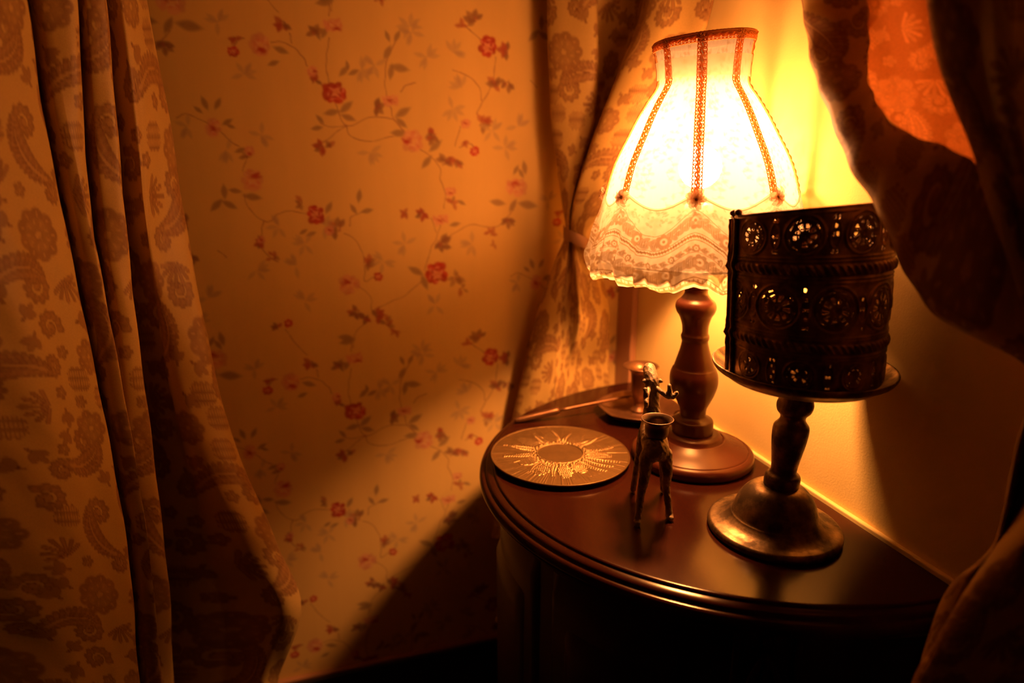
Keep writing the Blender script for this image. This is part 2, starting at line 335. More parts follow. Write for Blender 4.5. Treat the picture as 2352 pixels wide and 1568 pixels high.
rose(490, 293, 17, 23, .5, .9, 0, .1); rose(573, 346, 12, 12, .4, .8, 0, .5); rose(578, 413, 25, 26, .4, 1, .35, -.35); rose(725, 493, 20, 23, .9); rose(757, 529, 12, 12, .7, .9)
rose(535, 118, 14, 12, .9); rose(597, 103, 22, 27, .4, .9, .1, .4); rose(717, 163, 12, 13, .35, .7, .3, 0); rose(769, 213, 28, 25, 1, .95); rose(765, 58, 24, 15, .55, .8, .2, .4); rose(897, 231, 21, 13, .55, .8)
rose(948, 325, 24, 26, .35, .8, -.5, 0); rose(1120, 108, 21, 25, 1, .9); rose(1070, 284, 12, 11, .6, .8); rose(1090, 347, 11, 11, .85); rose(1035, 440, 14, 11, .3, .6, 0, .3); rose(1013, 505, 20, 12, .7, .8); rose(1187, 430, 25, 22, .4, .9, -.1, -.3)
rose(1003, 628, 26, 27, 1); rose(803, 653, 24, 24, .5, .9, -.3, -.2); rose(869, 635, 11, 11, .9); rose(662, 742, 10, 10, .9); rose(600, 550, 10, 9, .7)
ii = np.arange(wp.ny)[:, None]; jj = np.arange(wp.nx)[None, :]

# --- woven damask: acanthus scrolls, blossoms, palmettes, trellis; channel 0 = figure, channel 1 = raised thread lines
DW, DH = .27, .36
dm = Canvas(DW, DH, .0005, (0., 0.))
class Pen:
    def __init__(s): s.q = []
    def d(s, x, y, r, v=.8, t=.2, ry=None, ang=0): s.q.append((x, y, r, ry or r, ang, v, t))
    def ink(s):
        for x, y, r, ry, ang, v, t in s.q: dm.stamp(x, y, r + .0008, ry + .0008, ang, (1.15, 0), 1, .35)
        for x, y, r, ry, ang, v, t in s.q: dm.stamp(x, y, r, ry, ang, (v, t), 1, .2)
def curl(p, x, y, r, a0, turns=1.25, sgn=1, w0=.0036):
    n = int(60 * turns)
    for i in range(n):
        t = i / n; a = a0 + sgn * turns * 2 * PI * t; rr = r * (1 - t) ** .75
        p.d(x + rr * math.cos(a), y + rr * math.sin(a), w0 * (1 - .6 * t), .8, .5 + .5 * math.sin(i * 1.1))
        if t < .6 and i % 6 == 0: p.d(x + (rr + w0 * .8) * math.cos(a), y + (rr + w0 * .8) * math.sin(a), w0 * .7, .85, .1)
    p.d(x, y, w0 * .8, .7, .8)
def acanthus(p, x, y, a, L, bend, wd):
    P = []; 
    for i in range(46): P.append((x, y)); x += math.cos(a) * L / 46; y += math.sin(a) * L / 46; a += bend / 46
    for i, (px, py) in enumerate(P):
        t = i / 45; T = math.atan2(P[min(i + 1, 45)][1] - P[max(i - 1, 0)][1], P[min(i + 1, 45)][0] - P[max(i - 1, 0)][0]); w_ = wd * math.sin(PI * (.08 + .86 * t)) ** .8
        if i % 3 == 0:
            for sg in (-1, 1):
                b_ = T + sg * 1.0
                for q in (.35, .7, 1.):
                    p.d(px + math.cos(b_) * w_ * q, py + math.sin(b_) * w_ * q, .0030 * (1.15 - .35 * q), .78 + .12 * (i % 2), .25 + .75 * (q == .7), .0019, b_)
        p.d(px, py, .0019 * (1.2 - t), .55, 1)
    return x, y, a
def blossom(p, x, y, R, lobes=8):
    for k, rr in ((1, .34), (.6, .26)):
        for i in range(lobes):
            a = i * 2 * PI / lobes + (k < 1) * PI / lobes
            p.d(x + R * .7 * k * math.cos(a), y + R * .7 * k * math.sin(a), R * rr, .85 - .15 * (k < 1), .15 + .3 * (i % 2)); p.d(x + R * .78 * k * math.cos(a), y + R * .78 * k * math.sin(a), R * .12, .6, .9, R * .05, a)
    p.d(x, y, R * .2, .6, .3)
    for i in range(9):
        a = i * 2.4; q = R * .045 * math.sqrt(i) ; p.d(x + q * math.cos(a), y + q * math.sin(a), R * .05, .3, 1)
def palmette(p, x, y, a0, R):
    for k in range(-3, 4):
        a = a0 + k * .42; L = R * (1 - .08 * abs(k))
        for q in np.linspace(.15, 1, 7): p.d(x + math.cos(a) * L * q, y + math.sin(a) * L * q, R * (.05 + .09 * q), .82, .3 + .6 * (k % 2), R * (.04 + .05 * q), a)
def sprig(p, x, y, a, L=.016):
    for i in range(14): p.d(x + math.cos(a) * L * i / 14, y + math.sin(a) * L * i / 14, .0008, .8, .4)
    for k, da in ((.5, .9), (.5, -.9), (1, 0), (.85, 1.1), (.85, -1.1)): p.d(x + math.cos(a) * L * k + math.cos(a + da) * .0045, y + math.sin(a) * L * k + math.sin(a + da) * .0045, .0048, .8, .4, .0025, a + da)
def trellis(p, x, y, R):
    for i in range(-5, 6):
        for j in range(-5, 6):
            if (i + j) % 2 == 0 and i * i + j * j < 26: p.d(x + i * R / 5, y + j * R / 5, R * .10, .5, 1)
drg = np.random.default_rng(21)
def scroll(x, y, a):
    sg = 1 if drg.random() > .5 else -1; p = Pen(); L = drg.uniform(.050, .075); ex, ey, ea = acanthus(p, x, y, a, L, sg * drg.uniform(1.2, 2.2), drg.uniform(.010, .014)); p.ink()
    p = Pen(); R = drg.uniform(.011, .015); cx0, cy0 = ex + R * math.cos(ea + sg * PI / 2), ey + R * math.sin(ea + sg * PI / 2); curl(p, cx0, cy0, R, ea - sg * PI / 2, 1.3, sg); p.ink()
    p = Pen(); R = .009; cx0, cy0 = x + R * math.cos(a - sg * PI / 2), y + R * math.sin(a - sg * PI / 2); curl(p, cx0, cy0, R, a + sg * PI / 2, 1.2, sg, .0030); p.ink()
def local(x, y, R):
    n = int(R / dm.res); ix, iy = int(x / DW * dm.nx), int(y / DH * dm.ny); return float((dm.a[np.ix_(np.arange(iy - n, iy + n, 3) % dm.ny, np.arange(ix - n, ix + n, 3) % dm.nx)][..., 0] > .3).mean())
for x, y, a in ((.03,.04,.4),(.15,.03,2.6),(.24,.10,1.9),(.06,.16,.1),(.20,.20,2.9),(.04,.27,1.0),(.15,.30,-.5),(.23,.31,.6),(.12,.11,1.2)): scroll(x, y, a)
for x, y, R, n_ in ((.095,.06,.024,9),(.205,.045,.017,7),(.035,.115,.020,8),(.17,.155,.023,9),(.095,.225,.021,8),(.25,.245,.020,8),(.19,.335,.018,7),(.05,.335,.017,8)): p = Pen(); blossom(p, x, y, R, n_); p.ink()
for k in range(900):
    x, y = drg.uniform(0, DW), drg.uniform(0, DH); big = k < 250; R = .016 if big else .008
    if local(x, y, R) > (.10 if big else .04): continue
    if (dm.a[..., 0] > .3).mean() > .60: break
    p = Pen(); a = drg.uniform(0, 6.28)
    if big: (palmette(p, x, y, a, .020) if k % 3 == 0 else curl(p, x, y, .012, a, 1.3, 1 if k % 2 else -1) if k % 3 == 1 else trellis(p, x, y, .013))
    else: (sprig(p, x, y, a, .010) if k % 3 else blossom(p, x, y, .0065, 5))
    p.ink()
def damask_col(U, V, lo=(.64, .42, .115), hi=(.27, .125, .038)):
    U = U * .85; V = V * .85; s = dm.sample(U, V); f = np.clip(s[..., 0:1], 0, 1.2); th = s[..., 1:2] * np.clip(f * 1.5, 0, 1)
    c = np.array(lo) * (1 - f) + np.array(hi) * f
    return np.clip(c * (1 + .30 * (th - .35)), 0, 1)

# ================================================================== THE SETTING
def struct(o): o['kind'] = 'structure'; return o
# floral wall: fine mesh carrying the printed pattern, coarse beyond
ts = np.concatenate([np.linspace(-.02, 0, 3), np.arange(.0018, 1.30, .0017), np.arange(1.31, 2.6, .02)])
zs = np.concatenate([np.arange(0, .22, .02), np.arange(.222, 1.62, .0017), np.arange(1.63, 2.45, .02)])
T_, Z_ = np.meshgrid(ts, zs)
colw = wp.sample(T_ % (2 * PW), Z_ % PH)
Pw = np.stack([WC[0] + WU[0] * T_, WC[1] + WU[1] * T_, Z_], -1)
fl = fastmesh('wall_left', Pw, gridfaces(len(zs), len(ts)), M['paper'], col=colw.reshape(-1, 3)); struct(fl)
# cream wall, behind the table's straight edge
QF = lambda s, d, z: Q3(s, d, z)
s_corner = float((WC - QC) @ QS)
o = box('wall_right', (s_corner - .1, -LEDGE - .1, 0), (2.6, -LEDGE, 2.45), M['cream'], frame=QF); struct(o)
o = box('trim_1', (s_corner - .0, -LEDGE, 0), (-.252, -LEDGE + .012, 2.45), M['wood_trim'], frame=QF, bev=.003); struct(o)
o = box('trim_2', (-.25, -LEDGE, TOPZ - .02), (.9, -.0022, TOPZ + .0035), M['cream'], frame=QF, bev=.0014); struct(o)
WF = lambda t, e, z: W3(t, z, e)
o = box('baseboard_left', (0, 0, 0), (2.5, .014, .232), M['black_wood'], frame=WF, bev=.002); struct(o)
o = box('trim_3', (0, 0, .232), (2.5, .010, .239), M['wood_trim'], frame=WF, bev=.002); struct(o)
def poly_slab(name, z0, z1, mat):
    c = [W3(-.02, 0), W3(2.5, 0), tuple(np.array(W3(2.5, 0)) + np.array([*(WN * 2.6), 0])), tuple(np.array(W3(-.02, 0)) + np.array([*(WN * 2.6), 0]))]
    V = [(p[0], p[1], z0) for p in c] + [(p[0], p[1], z1) for p in c]
    return mesh(name, V, [[3, 2, 1, 0], [4, 5, 6, 7], [0, 1, 5, 4], [1, 2, 6, 5], [2, 3, 7, 6], [3, 0, 4, 7]], mat, smooth=False)
struct(poly_slab('floor', -.05, 0, M['floor'])); struct(poly_slab('ceiling', 2.45, 2.5, M['plaster']))
o = box('wall_far_left', (2.5, 0, 0), (2.6, 2.6, 2.45), M['plaster'], frame=WF); struct(o)
o = box('wall_front', (-.02, 2.55, 0), (2.6, 2.65, 2.45), M['plaster'], frame=WF); struct(o)

# ================================================================== SIDE TABLE (demi-lune)
TA, TB, TC = .322, .350, .078      # half width, depth, centre along the back edge
table = empty('side_table', Q3(TC, .16, 0), 'dark mahogany half-moon side cabinet against the cream wall, carrying the lamp', 'side table')
def demi(off, z, n=160, a=TA, b_=TB):
    """outline points of the half ellipse grown by off, from back-left round to back-right"""
    th_ = np.linspace(0, PI, n); out = []
    for t in th_:
        x, y = a * math.cos(t), b_ * math.sin(t); nx, ny = math.cos(t) / a, math.sin(t) / b_; L = math.hypot(nx, ny)
        out.append(Q3(TC - (x + off * nx / L), max(0, y + off * ny / L), z))
    return np.array(out)
def band(name, prof, mat, parent, top=False, bottom=False, n=160):
    P = smoothpoly(prof, 3); R = np.array([demi(o_, z_, n) for o_, z_ in P])
    F = gridfaces(len(P), n).tolist(); m_ = len(P)
    if top: F.append(list(range(n)))
    if bottom: F.append([(m_ - 1) * n + i for i in range(n)][::-1])
    F.append([j * n for j in range(m_)][::-1] + [j * n + n - 1 for j in range(m_)])
    bm = bmesh.new(); vs = [bm.verts.new(v) for v in R.reshape(-1, 3)]
    for f in F:
        try: bm.faces.new([vs[i] for i in f])
        except ValueError: pass
    bmesh.ops.recalc_face_normals(bm, faces=bm.faces)
    me = bpy.data.meshes.new(name); bm.to_mesh(me); bm.free()
    o = link(name, me, mat, parent, True)
    for p in me.polygons:
        if len(p.vertices) > 4: p.use_smooth = False
    return o
band('table_top', [(-.020, TOPZ), (-.020, TOPZ), (-.016, TOPZ - .0004), (-.0145, TOPZ - .003), (-.0145, TOPZ - .003), (-.011, TOPZ - .0035), (-.007, TOPZ - .005), (-.005, TOPZ - .009), (-.005, TOPZ - .009), (-.001, TOPZ - .0095), (.0015, TOPZ - .013), (.002, TOPZ - .018), (-.002, TOPZ - .024), (-.010, TOPZ - .027), (-.018, TOPZ - .031), (-.018, TOPZ - .031)], M['mahogany'], table, top=True, bottom=True)
band('cabinet_body', [(-.030, .719), (-.030, .719), (-.030, .60), (-.030, .10), (-.030, .10)], M['mahogany_dark'], table, True, True)
band('plinth', [(-.018, .10), (-.018, .10), (-.016, .08), (-.014, .05), (-.014, 0), (-.014, 0)], M['mahogany_dark'], table, True, True)
def arc_panel(name, t0, t1, z0, z1, off, thick, mat, parent, bev=.006, n=30):
    """curved raised panel lying on the body between angles t0..t1"""
    a = TA - .030; b_ = TB - .030
    T = np.linspace(t0, t1, n); Zs = np.linspace(z0, z1, n)
    V = np.zeros((n, n, 3))
    for j, z in enumerate(Zs):
        for i, t in enumerate(T):
            e = min((t - t0) * a, (t1 - t) * a, z - z0, z1 - z); h = off + thick * min(1, max(0, e / bev)) ** .6
            nx, ny = math.cos(t) / a, math.sin(t) / b_; L = math.hypot(nx, ny)
            V[j, i] = Q3(TC - (a * math.cos(t) + h * nx / L), b_ * math.sin(t) + h * ny / L, z)
    return mesh(name, V.reshape(-1, 3), gridfaces(n, n).tolist(), mat, parent)
for k, (a0, a1) in enumerate(((.62, 1.12), (1.20, 1.80), (1.88, 2.40))):
    dr = arc_panel('door', a0, a1, .13, .695, .0, .006, M['mahogany_dark'], table, .003)
    arc_panel('door_panel', a0 + .08, a1 - .08, .19, .645, .005, .006, M['mahogany_dark'], dr, .012).location = (0, 0, 0)
    kb = MB(); th_ = a1 - .035 if k < 2 else a0 + .035; a, b_ = TA - .03, TB - .03
    kb.ball(Q3(TC - (a + .014) * math.cos(th_), (b_ + .014) * math.sin(th_), .46), .008); kb.build('knob', M['old_brass'], dr).location = (0, 0, 0)
def carving(t, name='carved_pilaster'):
    mb = MB(); a, b_ = TA - .03, TB - .03
    def on(dt, z, h):
        tt = t + dt; nx, ny = math.cos(tt) / a, math.sin(tt) / b_; L = math.hypot(nx, ny)
        return Q3(TC - (a * math.cos(tt) + h * nx / L), b_ * math.sin(tt) + h * ny / L, z)
    for s_ in (-1, 1):
        mb.tube([on(s_ * .085, z, .004) for z in np.linspace(.11, .71, 20)], .004, 6)
        for k in range(7):
            z = .69 - k * .083
            mb.tube([on(s_ * .07 * math.sin(q * 1.5) * (1 - .3 * q), z - .06 * q, .003 + .006 * math.sin(q * 3)) for q in np.linspace(0, 1, 8)], [.0045 - .003 * abs(q - .4) for q in np.linspace(0, 1, 8)], 6)
    for k in range(7):
        mb.ball(on(0, .70 - k * .083, .003), (.006, .006, .009), 8, 6); mb.tube([on(.0, .69 - k * .083 - .06 * q, .005) for q in np.linspace(0, 1, 6)], [.003, .005, .006, .005, .003, .001], 6)
    return mb.build(name, M['mahogany_dark'], table)
carving(.43); carving(2.62)

# ================================================================== TABLE LAMP
LX, LY = .2310, .8065; LEAN = (-.043, .0)
lamp = empty('table_lamp', (LX, LY, TOPZ), 'lit table lamp with turned red-brown wooden stem and cream lace-skirted shade', 'table lamp')
def zt(*P): return [(r, TOPZ + z) for r, z in P]
lathe('lamp_base', zt((.0005, .0005), (.073, .0005), (.073, .0005), (.0755, .003), (.0762, .008), (.0745, .013), (.0705, .0158), (.0705, .0158), (.0690, .0150), (.0680, .0160), (.0680, .0160), (.060, .0195), (.048, .0245), (.0385, .030), (.0385, .030), (.0375, .0285), (.0355, .0310), (.034, .0335), (.031, .0355), (.028, .0365), (.0005, .0365)), M['lamp_wood'], (LX, LY), 128, lamp, sub=4)
lathe('lamp_stem', zt((.0005, .0366), (.0252, .0366), (.0252, .0366), (.0256, .040), (.0256, .050), (.0245, .0535), (.020, .056), (.0165, .059), (.0160, .0630), (.0168, .0690), (.0200, .0760), (.0255, .0880), (.0292, .1010), (.0290, .1130), (.0262, .1210), (.0262, .1210), (.0250, .1225), (.0243, .1240), (.0243, .1240), (.0215, .133), (.0180, .1440), (.0160, .1530), (.0158, .1560), (.0168, .1590), (.0170, .1625), (.0158, .1655), (.0155, .1690), (.0160, .176), (.0190, .186), (.0228, .1925), (.0243, .1985), (.0228, .2045), (.0180, .2090), (.0145, .2140), (.0136, .2175), (.0145, .2210), (.0170, .2235), (.0175, .2270), (.0150, .2300), (.0005, .2305)), M['lamp_wood'], (LX, LY), 96, lamp, LEAN, TOPZ, sub=5)
lathe('bulb_socket', zt((.0005, .2306), (.0125, .2306), (.0125, .2306), (.0135, .240), (.0135, .290), (.0160, .293), (.0160, .320), (.0005, .3205)), M['socket'], (LX, LY), 32, lamp, LEAN, TOPZ, sub=2)
BZ = 1.112; bx_, by_ = LX + LEAN[0] * (BZ - TOPZ), LY
mb = MB(); mb.ball((bx_, by_, BZ), .024, 20, 14); bulb = mb.build('light_bulb', M['bulb'], lamp)
BULB_EM.inputs[1].default_value = BULB_POWER / (PI * 4 * PI * .024 ** 2)
DIST = float((np.array([LX, LY]) - QC) @ QN) + LEDGE       # lamp axis to the cream wall
def shade_surface(prof, nu, nv, a0=0, off=0., scall=None, octa=.0, span=2 * PI):
    """points of the eight-panelled shade; prof [(r, z)] ; returns grid, params"""
    P = smoothpoly(prof, 12); L = np.r_[0, np.cumsum(np.linalg.norm(np.diff(P, axis=0), axis=1))]
    q = np.linspace(0, L[-1], nv); R = np.interp(q, L, P[:, 0]); Z = np.interp(q, L, P[:, 1])
    A = np.linspace(0, span, nu, endpoint=False if span > 6.28 else True) + a0
    RR, AA = np.meshgrid(R, A, indexing='ij'); ZZ, _ = np.meshgrid(Z, A, indexing='ij')
    k = np.abs(((AA - RIB0) / (PI / 4) + .5) % 1 - .5) * 2           # 0 at rib, 1 mid panel
    return RR + off, AA, ZZ, k, q, L[-1]
RIB0 = -PI / 2 - .285
def to_xyz(RR, AA, ZZ, flat=.045):
    k = np.abs(((AA - RIB0) / (PI / 4) + .5) % 1 - .5) * 2
    RR = RR * (1 - flat * np.sin(k * PI / 2))
    X = LX + RR * np.cos(AA) + LEAN[0] * (ZZ - TOPZ); Y = LY + RR * np.sin(AA)
    ZZ = ZZ + RR * np.cos(AA) * (.02 + .08 * np.clip((ZZ - 1.20) / .045, 0, 1.1) ** 1.3)       # the old frame is bent up on the right
    d = (X - QC[0]) * QN[0] + (Y - QC[1]) * QN[1] + LEDGE; lim = .004
    push = np.where(d < lim + .01, (lim + .01 * np.exp((d - lim - .01) / .01)) - d, 0); push = np.maximum(push, 0)
    X = X + QN[0] * push; Y = Y + QN[1] * push
    ex, ey = X - .2705, Y - .629; e = np.hypot(ex, ey); p2 = np.maximum(.0785 - e, 0) * (ZZ < 1.098)   # cloth yields to the metal shield it leans on
    X = X + ex / e * p2; Y = Y + ey / e * p2
    return np.stack([X, Y, ZZ], -1)
SHP = [(.0530, 1.2470), (.0500, 1.2330), (.0478, 1.2150), (.0480, 1.2000), (.0590, 1.1835), (.0700, 1.1660), (.0808, 1.1460), (.0900, 1.129), (.0971, 1.1140), (.1040, 1.0930), (.1085, 1.075), (.114, 1.055), (.1185, 1.033), (.1215, 1.008)]
RR, AA, ZZ, k, q, L = shade_surface(SHP, 480, 260)
leafy = Canvas(.07, .08, .0007, (0.,))
for _ in range(26):
    x, y, a = rng.uniform(0, .07), rng.uniform(0, .08), rng.uniform(0, 6.3)
    for t in np.linspace(0, 1, 22): leafy.stamp(x + .014 * t * math.cos(a + t * 2.2), y + .014 * t * math.sin(a + t * 2.2), .0006, .0006, 0, (.55,), .7, .5)
    for s_ in (.35, .7, 1): leafy.stamp(x + .014 * s_ * math.cos(a + s_ * 2.2) + .002, y + .014 * s_ * math.sin(a + s_ * 2.2), .0042, .002, a + s_, (.5,), .6, .4, .6)
dens = np.clip(leafy.sample(AA * .085, ZZ)[..., 0] * 1.35, 0, .9)
dens = np.maximum(dens, .10 * (1 - np.clip(k * 8, 0, 1)))
dens += .16 * np.clip((ZZ - 1.20) / .01, 0, 1)
V = to_xyz(RR + .0006 * np.sin(AA * 90) * (.3), AA, ZZ)
shade = fastmesh('lamp_shade', V, gridfaces(V.shape[0], V.shape[1], cu=True), M['shade'], lamp, col=np.repeat(dens.reshape(-1, 1), 3, 1))
shade['label'] = 'bell-shaped cream cloth shade glowing from inside'
# lace skirt, gathered, scalloped at top and hem
SK = [(.1062, 1.0900), (.1120, 1.070), (.1190, 1.050), (.1255, 1.030), (.1290, 1.014), (.1270, 1.000), (.1225, .9940)]
nu, nv = 1440, 170
RR, AA, ZZ, k, q, L = shade_surface(SK, nu, nv)
v01 = (q / L)[:, None] * np.ones_like(AA)
drop = -.017 * np.sin(k * PI / 2) ** 1.2                       # scalloped top edge hangs between the ribs
hem = -.0045 * np.abs(np.sin((AA - RIB0) * 4)) + .0025 * np.sin((AA) * 13)
ZZ = ZZ + drop * (1 - v01) ** 2 + hem * v01
RR = RR + .0030 * np.sin(AA * 31 + 2 * np.sin(AA * 3)) * v01 ** .8 + .0022 * np.sin(AA * 57 + v01 * 3) * v01 + .0012 + .0015 * np.sin(v01 * 16 + AA * 9) * v01
LW = .1035
lc = Canvas(LW, .125, .00035, (.10,))
def lst(x, y, r, v, a=1, soft=.3, ry=None, ang=0): lc.stamp(x, y, r, ry or r, ang, (v,), a, soft)
def wv(x, A): return A * math.cos(2 * PI * x / LW)
for x in np.arange(0, LW, .0016):
    for y in np.arange(0, .125, .0016): lst(x + (round(y / .0016) % 2) * .0008, y, .0007, .0, .7, .5)
def lrow(y0, A, n, R, ph=0):
    for i in range(n):
        x = (i + ph) * LW / n; y = y0 + wv(x, A)
        if i % 3 == 0:
            for k_ in range(7): a_ = k_ * 2 * PI / 7; lst(x + R * 1.0 * math.cos(a_), y + R * 1.0 * math.sin(a_), R * .62, .85, 1, .25)
            lst(x, y, R * .8, .12); lst(x, y, R * .35, .9)
        else:
            for dx, dy, an in ((0, R * .7, .5), (0, -R * .6, -.4), (R * .9, 0, 0), (-R * .8, R * .2, .3)): lst(x + dx, y + dy, R * .95, .72, 1, .2, R * .5, an)
            for q in range(5): lst(x + (q - 2) * R * .4, y, .0004, .95, 1, .4, R * .9, 0)
lrow(.064, .011, 9, .0062); lrow(.022, .009, 9, .0058, .5); lrow(.036, .009, 12, .0030, .2)
for i in range(60): lst(rng.uniform(0, LW), rng.uniform(.076, .10), rng.uniform(.002, .0042), .5, .8, .3, rng.uniform(.001, .002), rng.uniform(-1, 1))
for y0, A, wd, v_ in ((.050, .008, .0011, .95), (.046, .008, .0007, .8), (.0535, .008, .0006, .8), (.033, .008, .0006, .7), (.009, .005, .0009, .9), (.003, .004, .0022, .95), (.0745, .011, .0006, .8), (.101, -.0, .0008, .9)):
    for x in np.linspace(0, LW, 420): lst(x, y0 + wv(x, A), wd, v_, .9)
for x in np.arange(0, LW, .0030): lst(x, .0500 + wv(x, .008), .0008, 1, 1, .3, .0028, .4)
for x in np.arange(0, LW, .0045): lst(x, .006 + wv(x, .004), .0010, .95, 1, .3, .0030, 0)
dl = lc.sample(((AA - RIB0) / (2 * PI) * 8 * LW), (1 - v01) * .104)[..., 0]
dl = np.clip(dl + .15 * np.clip((v01 - .93) * 20, 0, 1), 0, 1)
V = to_xyz(RR, AA, ZZ, .01)
fastmesh('lace_skirt', V, gridfaces(nv, nu, cu=True), M['lace'], shade, col=np.repeat(dl.reshape(-1, 1), 3, 1)).location = (0, 0, 0)
# sheer ribbon band around the neck
RR, AA, ZZ, k, q, L = shade_surface([(.0502, 1.2265), (.0487, 1.2160), (.0487, 1.2060)], 200, 12, off=.0022)
fastmesh('ribbon_band', to_xyz(RR, AA, ZZ), gridfaces(12, 200, cu=True), M['ribbon'], shade).location = (0, 0, 0)
# looped braid: two rows of loops round a plaited core
def braid(path, normal, wd=.0048, pitch=.0040, r=.00062):
    """path (n,3) resampled; normal (n,3) outward"""
    mb = MB(); Ls = np.r_[0, np.cumsum(np.linalg.norm(np.diff(path, axis=0), axis=1))]; n = int(Ls[-1] / pitch * 12)
    s = np.linspace(0, Ls[-1], n); P = np.stack([np.interp(s, Ls, path[:, i]) for i in range(3)], 1); N = np.stack([np.interp(s, Ls, normal[:, i]) for i in range(3)], 1)
    T = np.gradient(P, axis=0); T /= np.linalg.norm(T, axis=1)[:, None]; B = np.cross(T, N); ph = 2 * PI * s / pitch
    for sg in (-1, 1):
        path_ = P + B * (sg * (wd * .72 + wd * .34 * np.cos(ph)))[:, None] + T * (.95 * pitch * .5 * np.sin(ph))[:, None] + N * .0006
        mb.tube(path_, r, 4)
        path_ = P + B * (sg * wd * .26 * (1 + .7 * np.sin(ph * .5 + sg)))[:, None] + N * (.0010 + .0005 * np.cos(ph * .5))[:, None]
        mb.tube(path_[::3], r * 1.5, 5)
    return mb
PR = smoothpoly(SHP[:11], 10)
for i in range(8):
    A0 = RIB0 + i * PI / 4; g = to_xyz(PR[:, 0] + .0008, np.full(len(PR), A0), PR[:, 1], 0)
    g = g[PR[:, 1] > 1.080]; nrm = np.tile([math.cos(A0), math.sin(A0), .2], (len(g), 1)); nrm = nrm / np.linalg.norm(nrm[0])
    braid(g, nrm).build('braid_trim', M['braid'], shade).location = (0, 0, 0)
    # thin tape carries on below the rosette behind the lace
    g2 = to_xyz(PR[:, 0] + .0018, np.full(len(PR), A0), PR[:, 1], 0)[PR[:, 1] <= 1.083]
a = np.linspace(0, 2 * PI, 240); ring = to_xyz(np.full(240, .0533), a, np.full(240, 1.2440), .02); nr = np.stack([np.cos(a), np.sin(a), a * 0], 1)
tb = braid(ring, nr, .0044); 
for dz in (-.0002, .0022, .0038): tb.tube(to_xyz(np.full(240, .0535 + .0004 * (dz > .003)), a, np.full(240, 1.2438 + dz), .02), .0013, 6, False)
tb.build('top_braid', M['braid'], shade).location = (0, 0, 0)
def rosette(A0):
    mb = MB(); c = to_xyz(np.array([.1095]), np.array([A0]), np.array([1.083]), 0)[0]
    n_ = np.array([math.cos(A0), math.sin(A0), .15]); n_ /= np.linalg.norm(n_); u_ = np.cross([0, 0, 1], n_); u_ /= np.linalg.norm(u_); v_ = np.cross(n_, u_)
    for k in range(11):
        a = k * 2 * PI / 11 + rng.uniform(-.15, .15); Lp = rng.uniform(.008, .0125); d = u_ * math.cos(a) + v_ * math.sin(a); e = np.cross(n_, d)
        rows = []
        for t in np.linspace(0, 1, 9):
            p = c + d * Lp * t + n_ * (.0035 * math.sin(PI * t) + .001 * (k % 3)); w_ = .0012 + .0022 * math.sin(PI * min(1, t * .9))
            rows.append([p + e * w_ * s_ + n_ * .0012 * s_ * s_ for s_ in (-1, -.4, .4, 1)])
        mb.add(np.array(rows).reshape(-1, 3), gridfaces(9, 4).tolist())
    mb.ball(c + n_ * .002, .0022, 8, 6); 
    return mb
for i in range(8): 
    A0 = RIB0 + i * PI / 4
    if to_xyz(np.array([.1095]), np.array([A0]), np.array([1.083]), 0)[0] @ np.array([*QN, 0]) - QC @ QN + LEDGE > .012:
        rosette(A0).build('ribbon_rosette', M['rosette'], shade).location = (0, 0, 0)
# wire carrier of the shade
mb = MB(); 
for rr, zz in ((.0522, 1.243), (.120, 1.010)): mb.tube(to_xyz(np.full(97, rr - .001), np.linspace(0, 2 * PI, 97), np.full(97, zz), .02), .0011, 6, False)
for i in range(4):
    A0 = RIB0 + i * PI / 2; g = to_xyz(PR[:, 0] - .002, np.full(len(PR), A0), PR[:, 1], 0); mb.tube(g, .0009, 5)
cx_ = lambda z: LX + LEAN[0] * (z - TOPZ)
for i in range(2):
    A0 = RIB0 + i * PI; mb.tube([(cx_(1.243) + .050 * math.cos(A0), LY + .05 * math.sin(A0), 1.243), (cx_(1.17) + .034 * math.cos(A0), LY + .034 * math.sin(A0), 1.15), (cx_(1.08) + .034 * math.cos(A0), LY + .034 * math.sin(A0), 1.085), (cx_(1.05) + .015 * math.cos(A0), LY + .015 * math.sin(A0), 1.05)], .001, 6)
mb.build('wire_frame', M['old_brass'], shade).location = (0, 0, 0)

# ================================================================== BRASS STAND AND FILIGREE SHIELD
SX, SY = .2722, .6330; SL = (.056, .0)
stand = empty('pedestal_stand', (SX, SY, TOPZ), 'dark tarnished brass pedestal stand with shallow dish top, right of the lamp', 'stand')
lathe('stand_base', zt((.0005, .0004), (.064, .0004), (.064, .0004), (.0662, .002), (.0665, .0055), (.0645, .0085), (.0610, .0095), (.056, .0105), (.050, .0130), (.0455, .0165), (.0440, .0185), (.0440, .0185), (.0425, .020), (.0405, .0265), (.037, .0355), (.031, .044), (.024, .0495), (.017, .0515), (.0005, .0516)), M['old_brass'], (SX, SY), 128, stand)
lathe('stand_stem', zt((.0005, .0505), (.0165, .0505), (.0172, .0525), (.0174, .0600), (.0160, .0635), (.0128, .0660), (.0125, .0700), (.0136, .0800), (.0160, .0960), (.0172, .1080), (.0168, .1160), (.0140, .1200), (.0120, .1235), (.0125, .1275), (.0160, .1320), (.0174, .1380), (.0162, .1440), (.0148, .1500), (.0150, .1560), (.0175, .1625), (.0005, .1635)), M['old_brass'], (SX, SY), 96, stand, SL, TOPZ)
DXc = SX + SL[0] * .17
dish = lathe('stand_dish', zt((.0005, .1600), (.030, .1605), (.055, .1625), (.068, .1660), (.0740, .1700), (.0810, .1745), (.0838, .1785), (.0842, .1810), (.0828, .1815), (.0790, .1775), (.0735, .1738), (.066, .1705), (.040, .1690), (.0005, .1690)), M['old_brass'], (DXc, SY), 160, stand, caps=False)
SHZ = TOPZ + .1752; SR = .0695; SHH = .1545
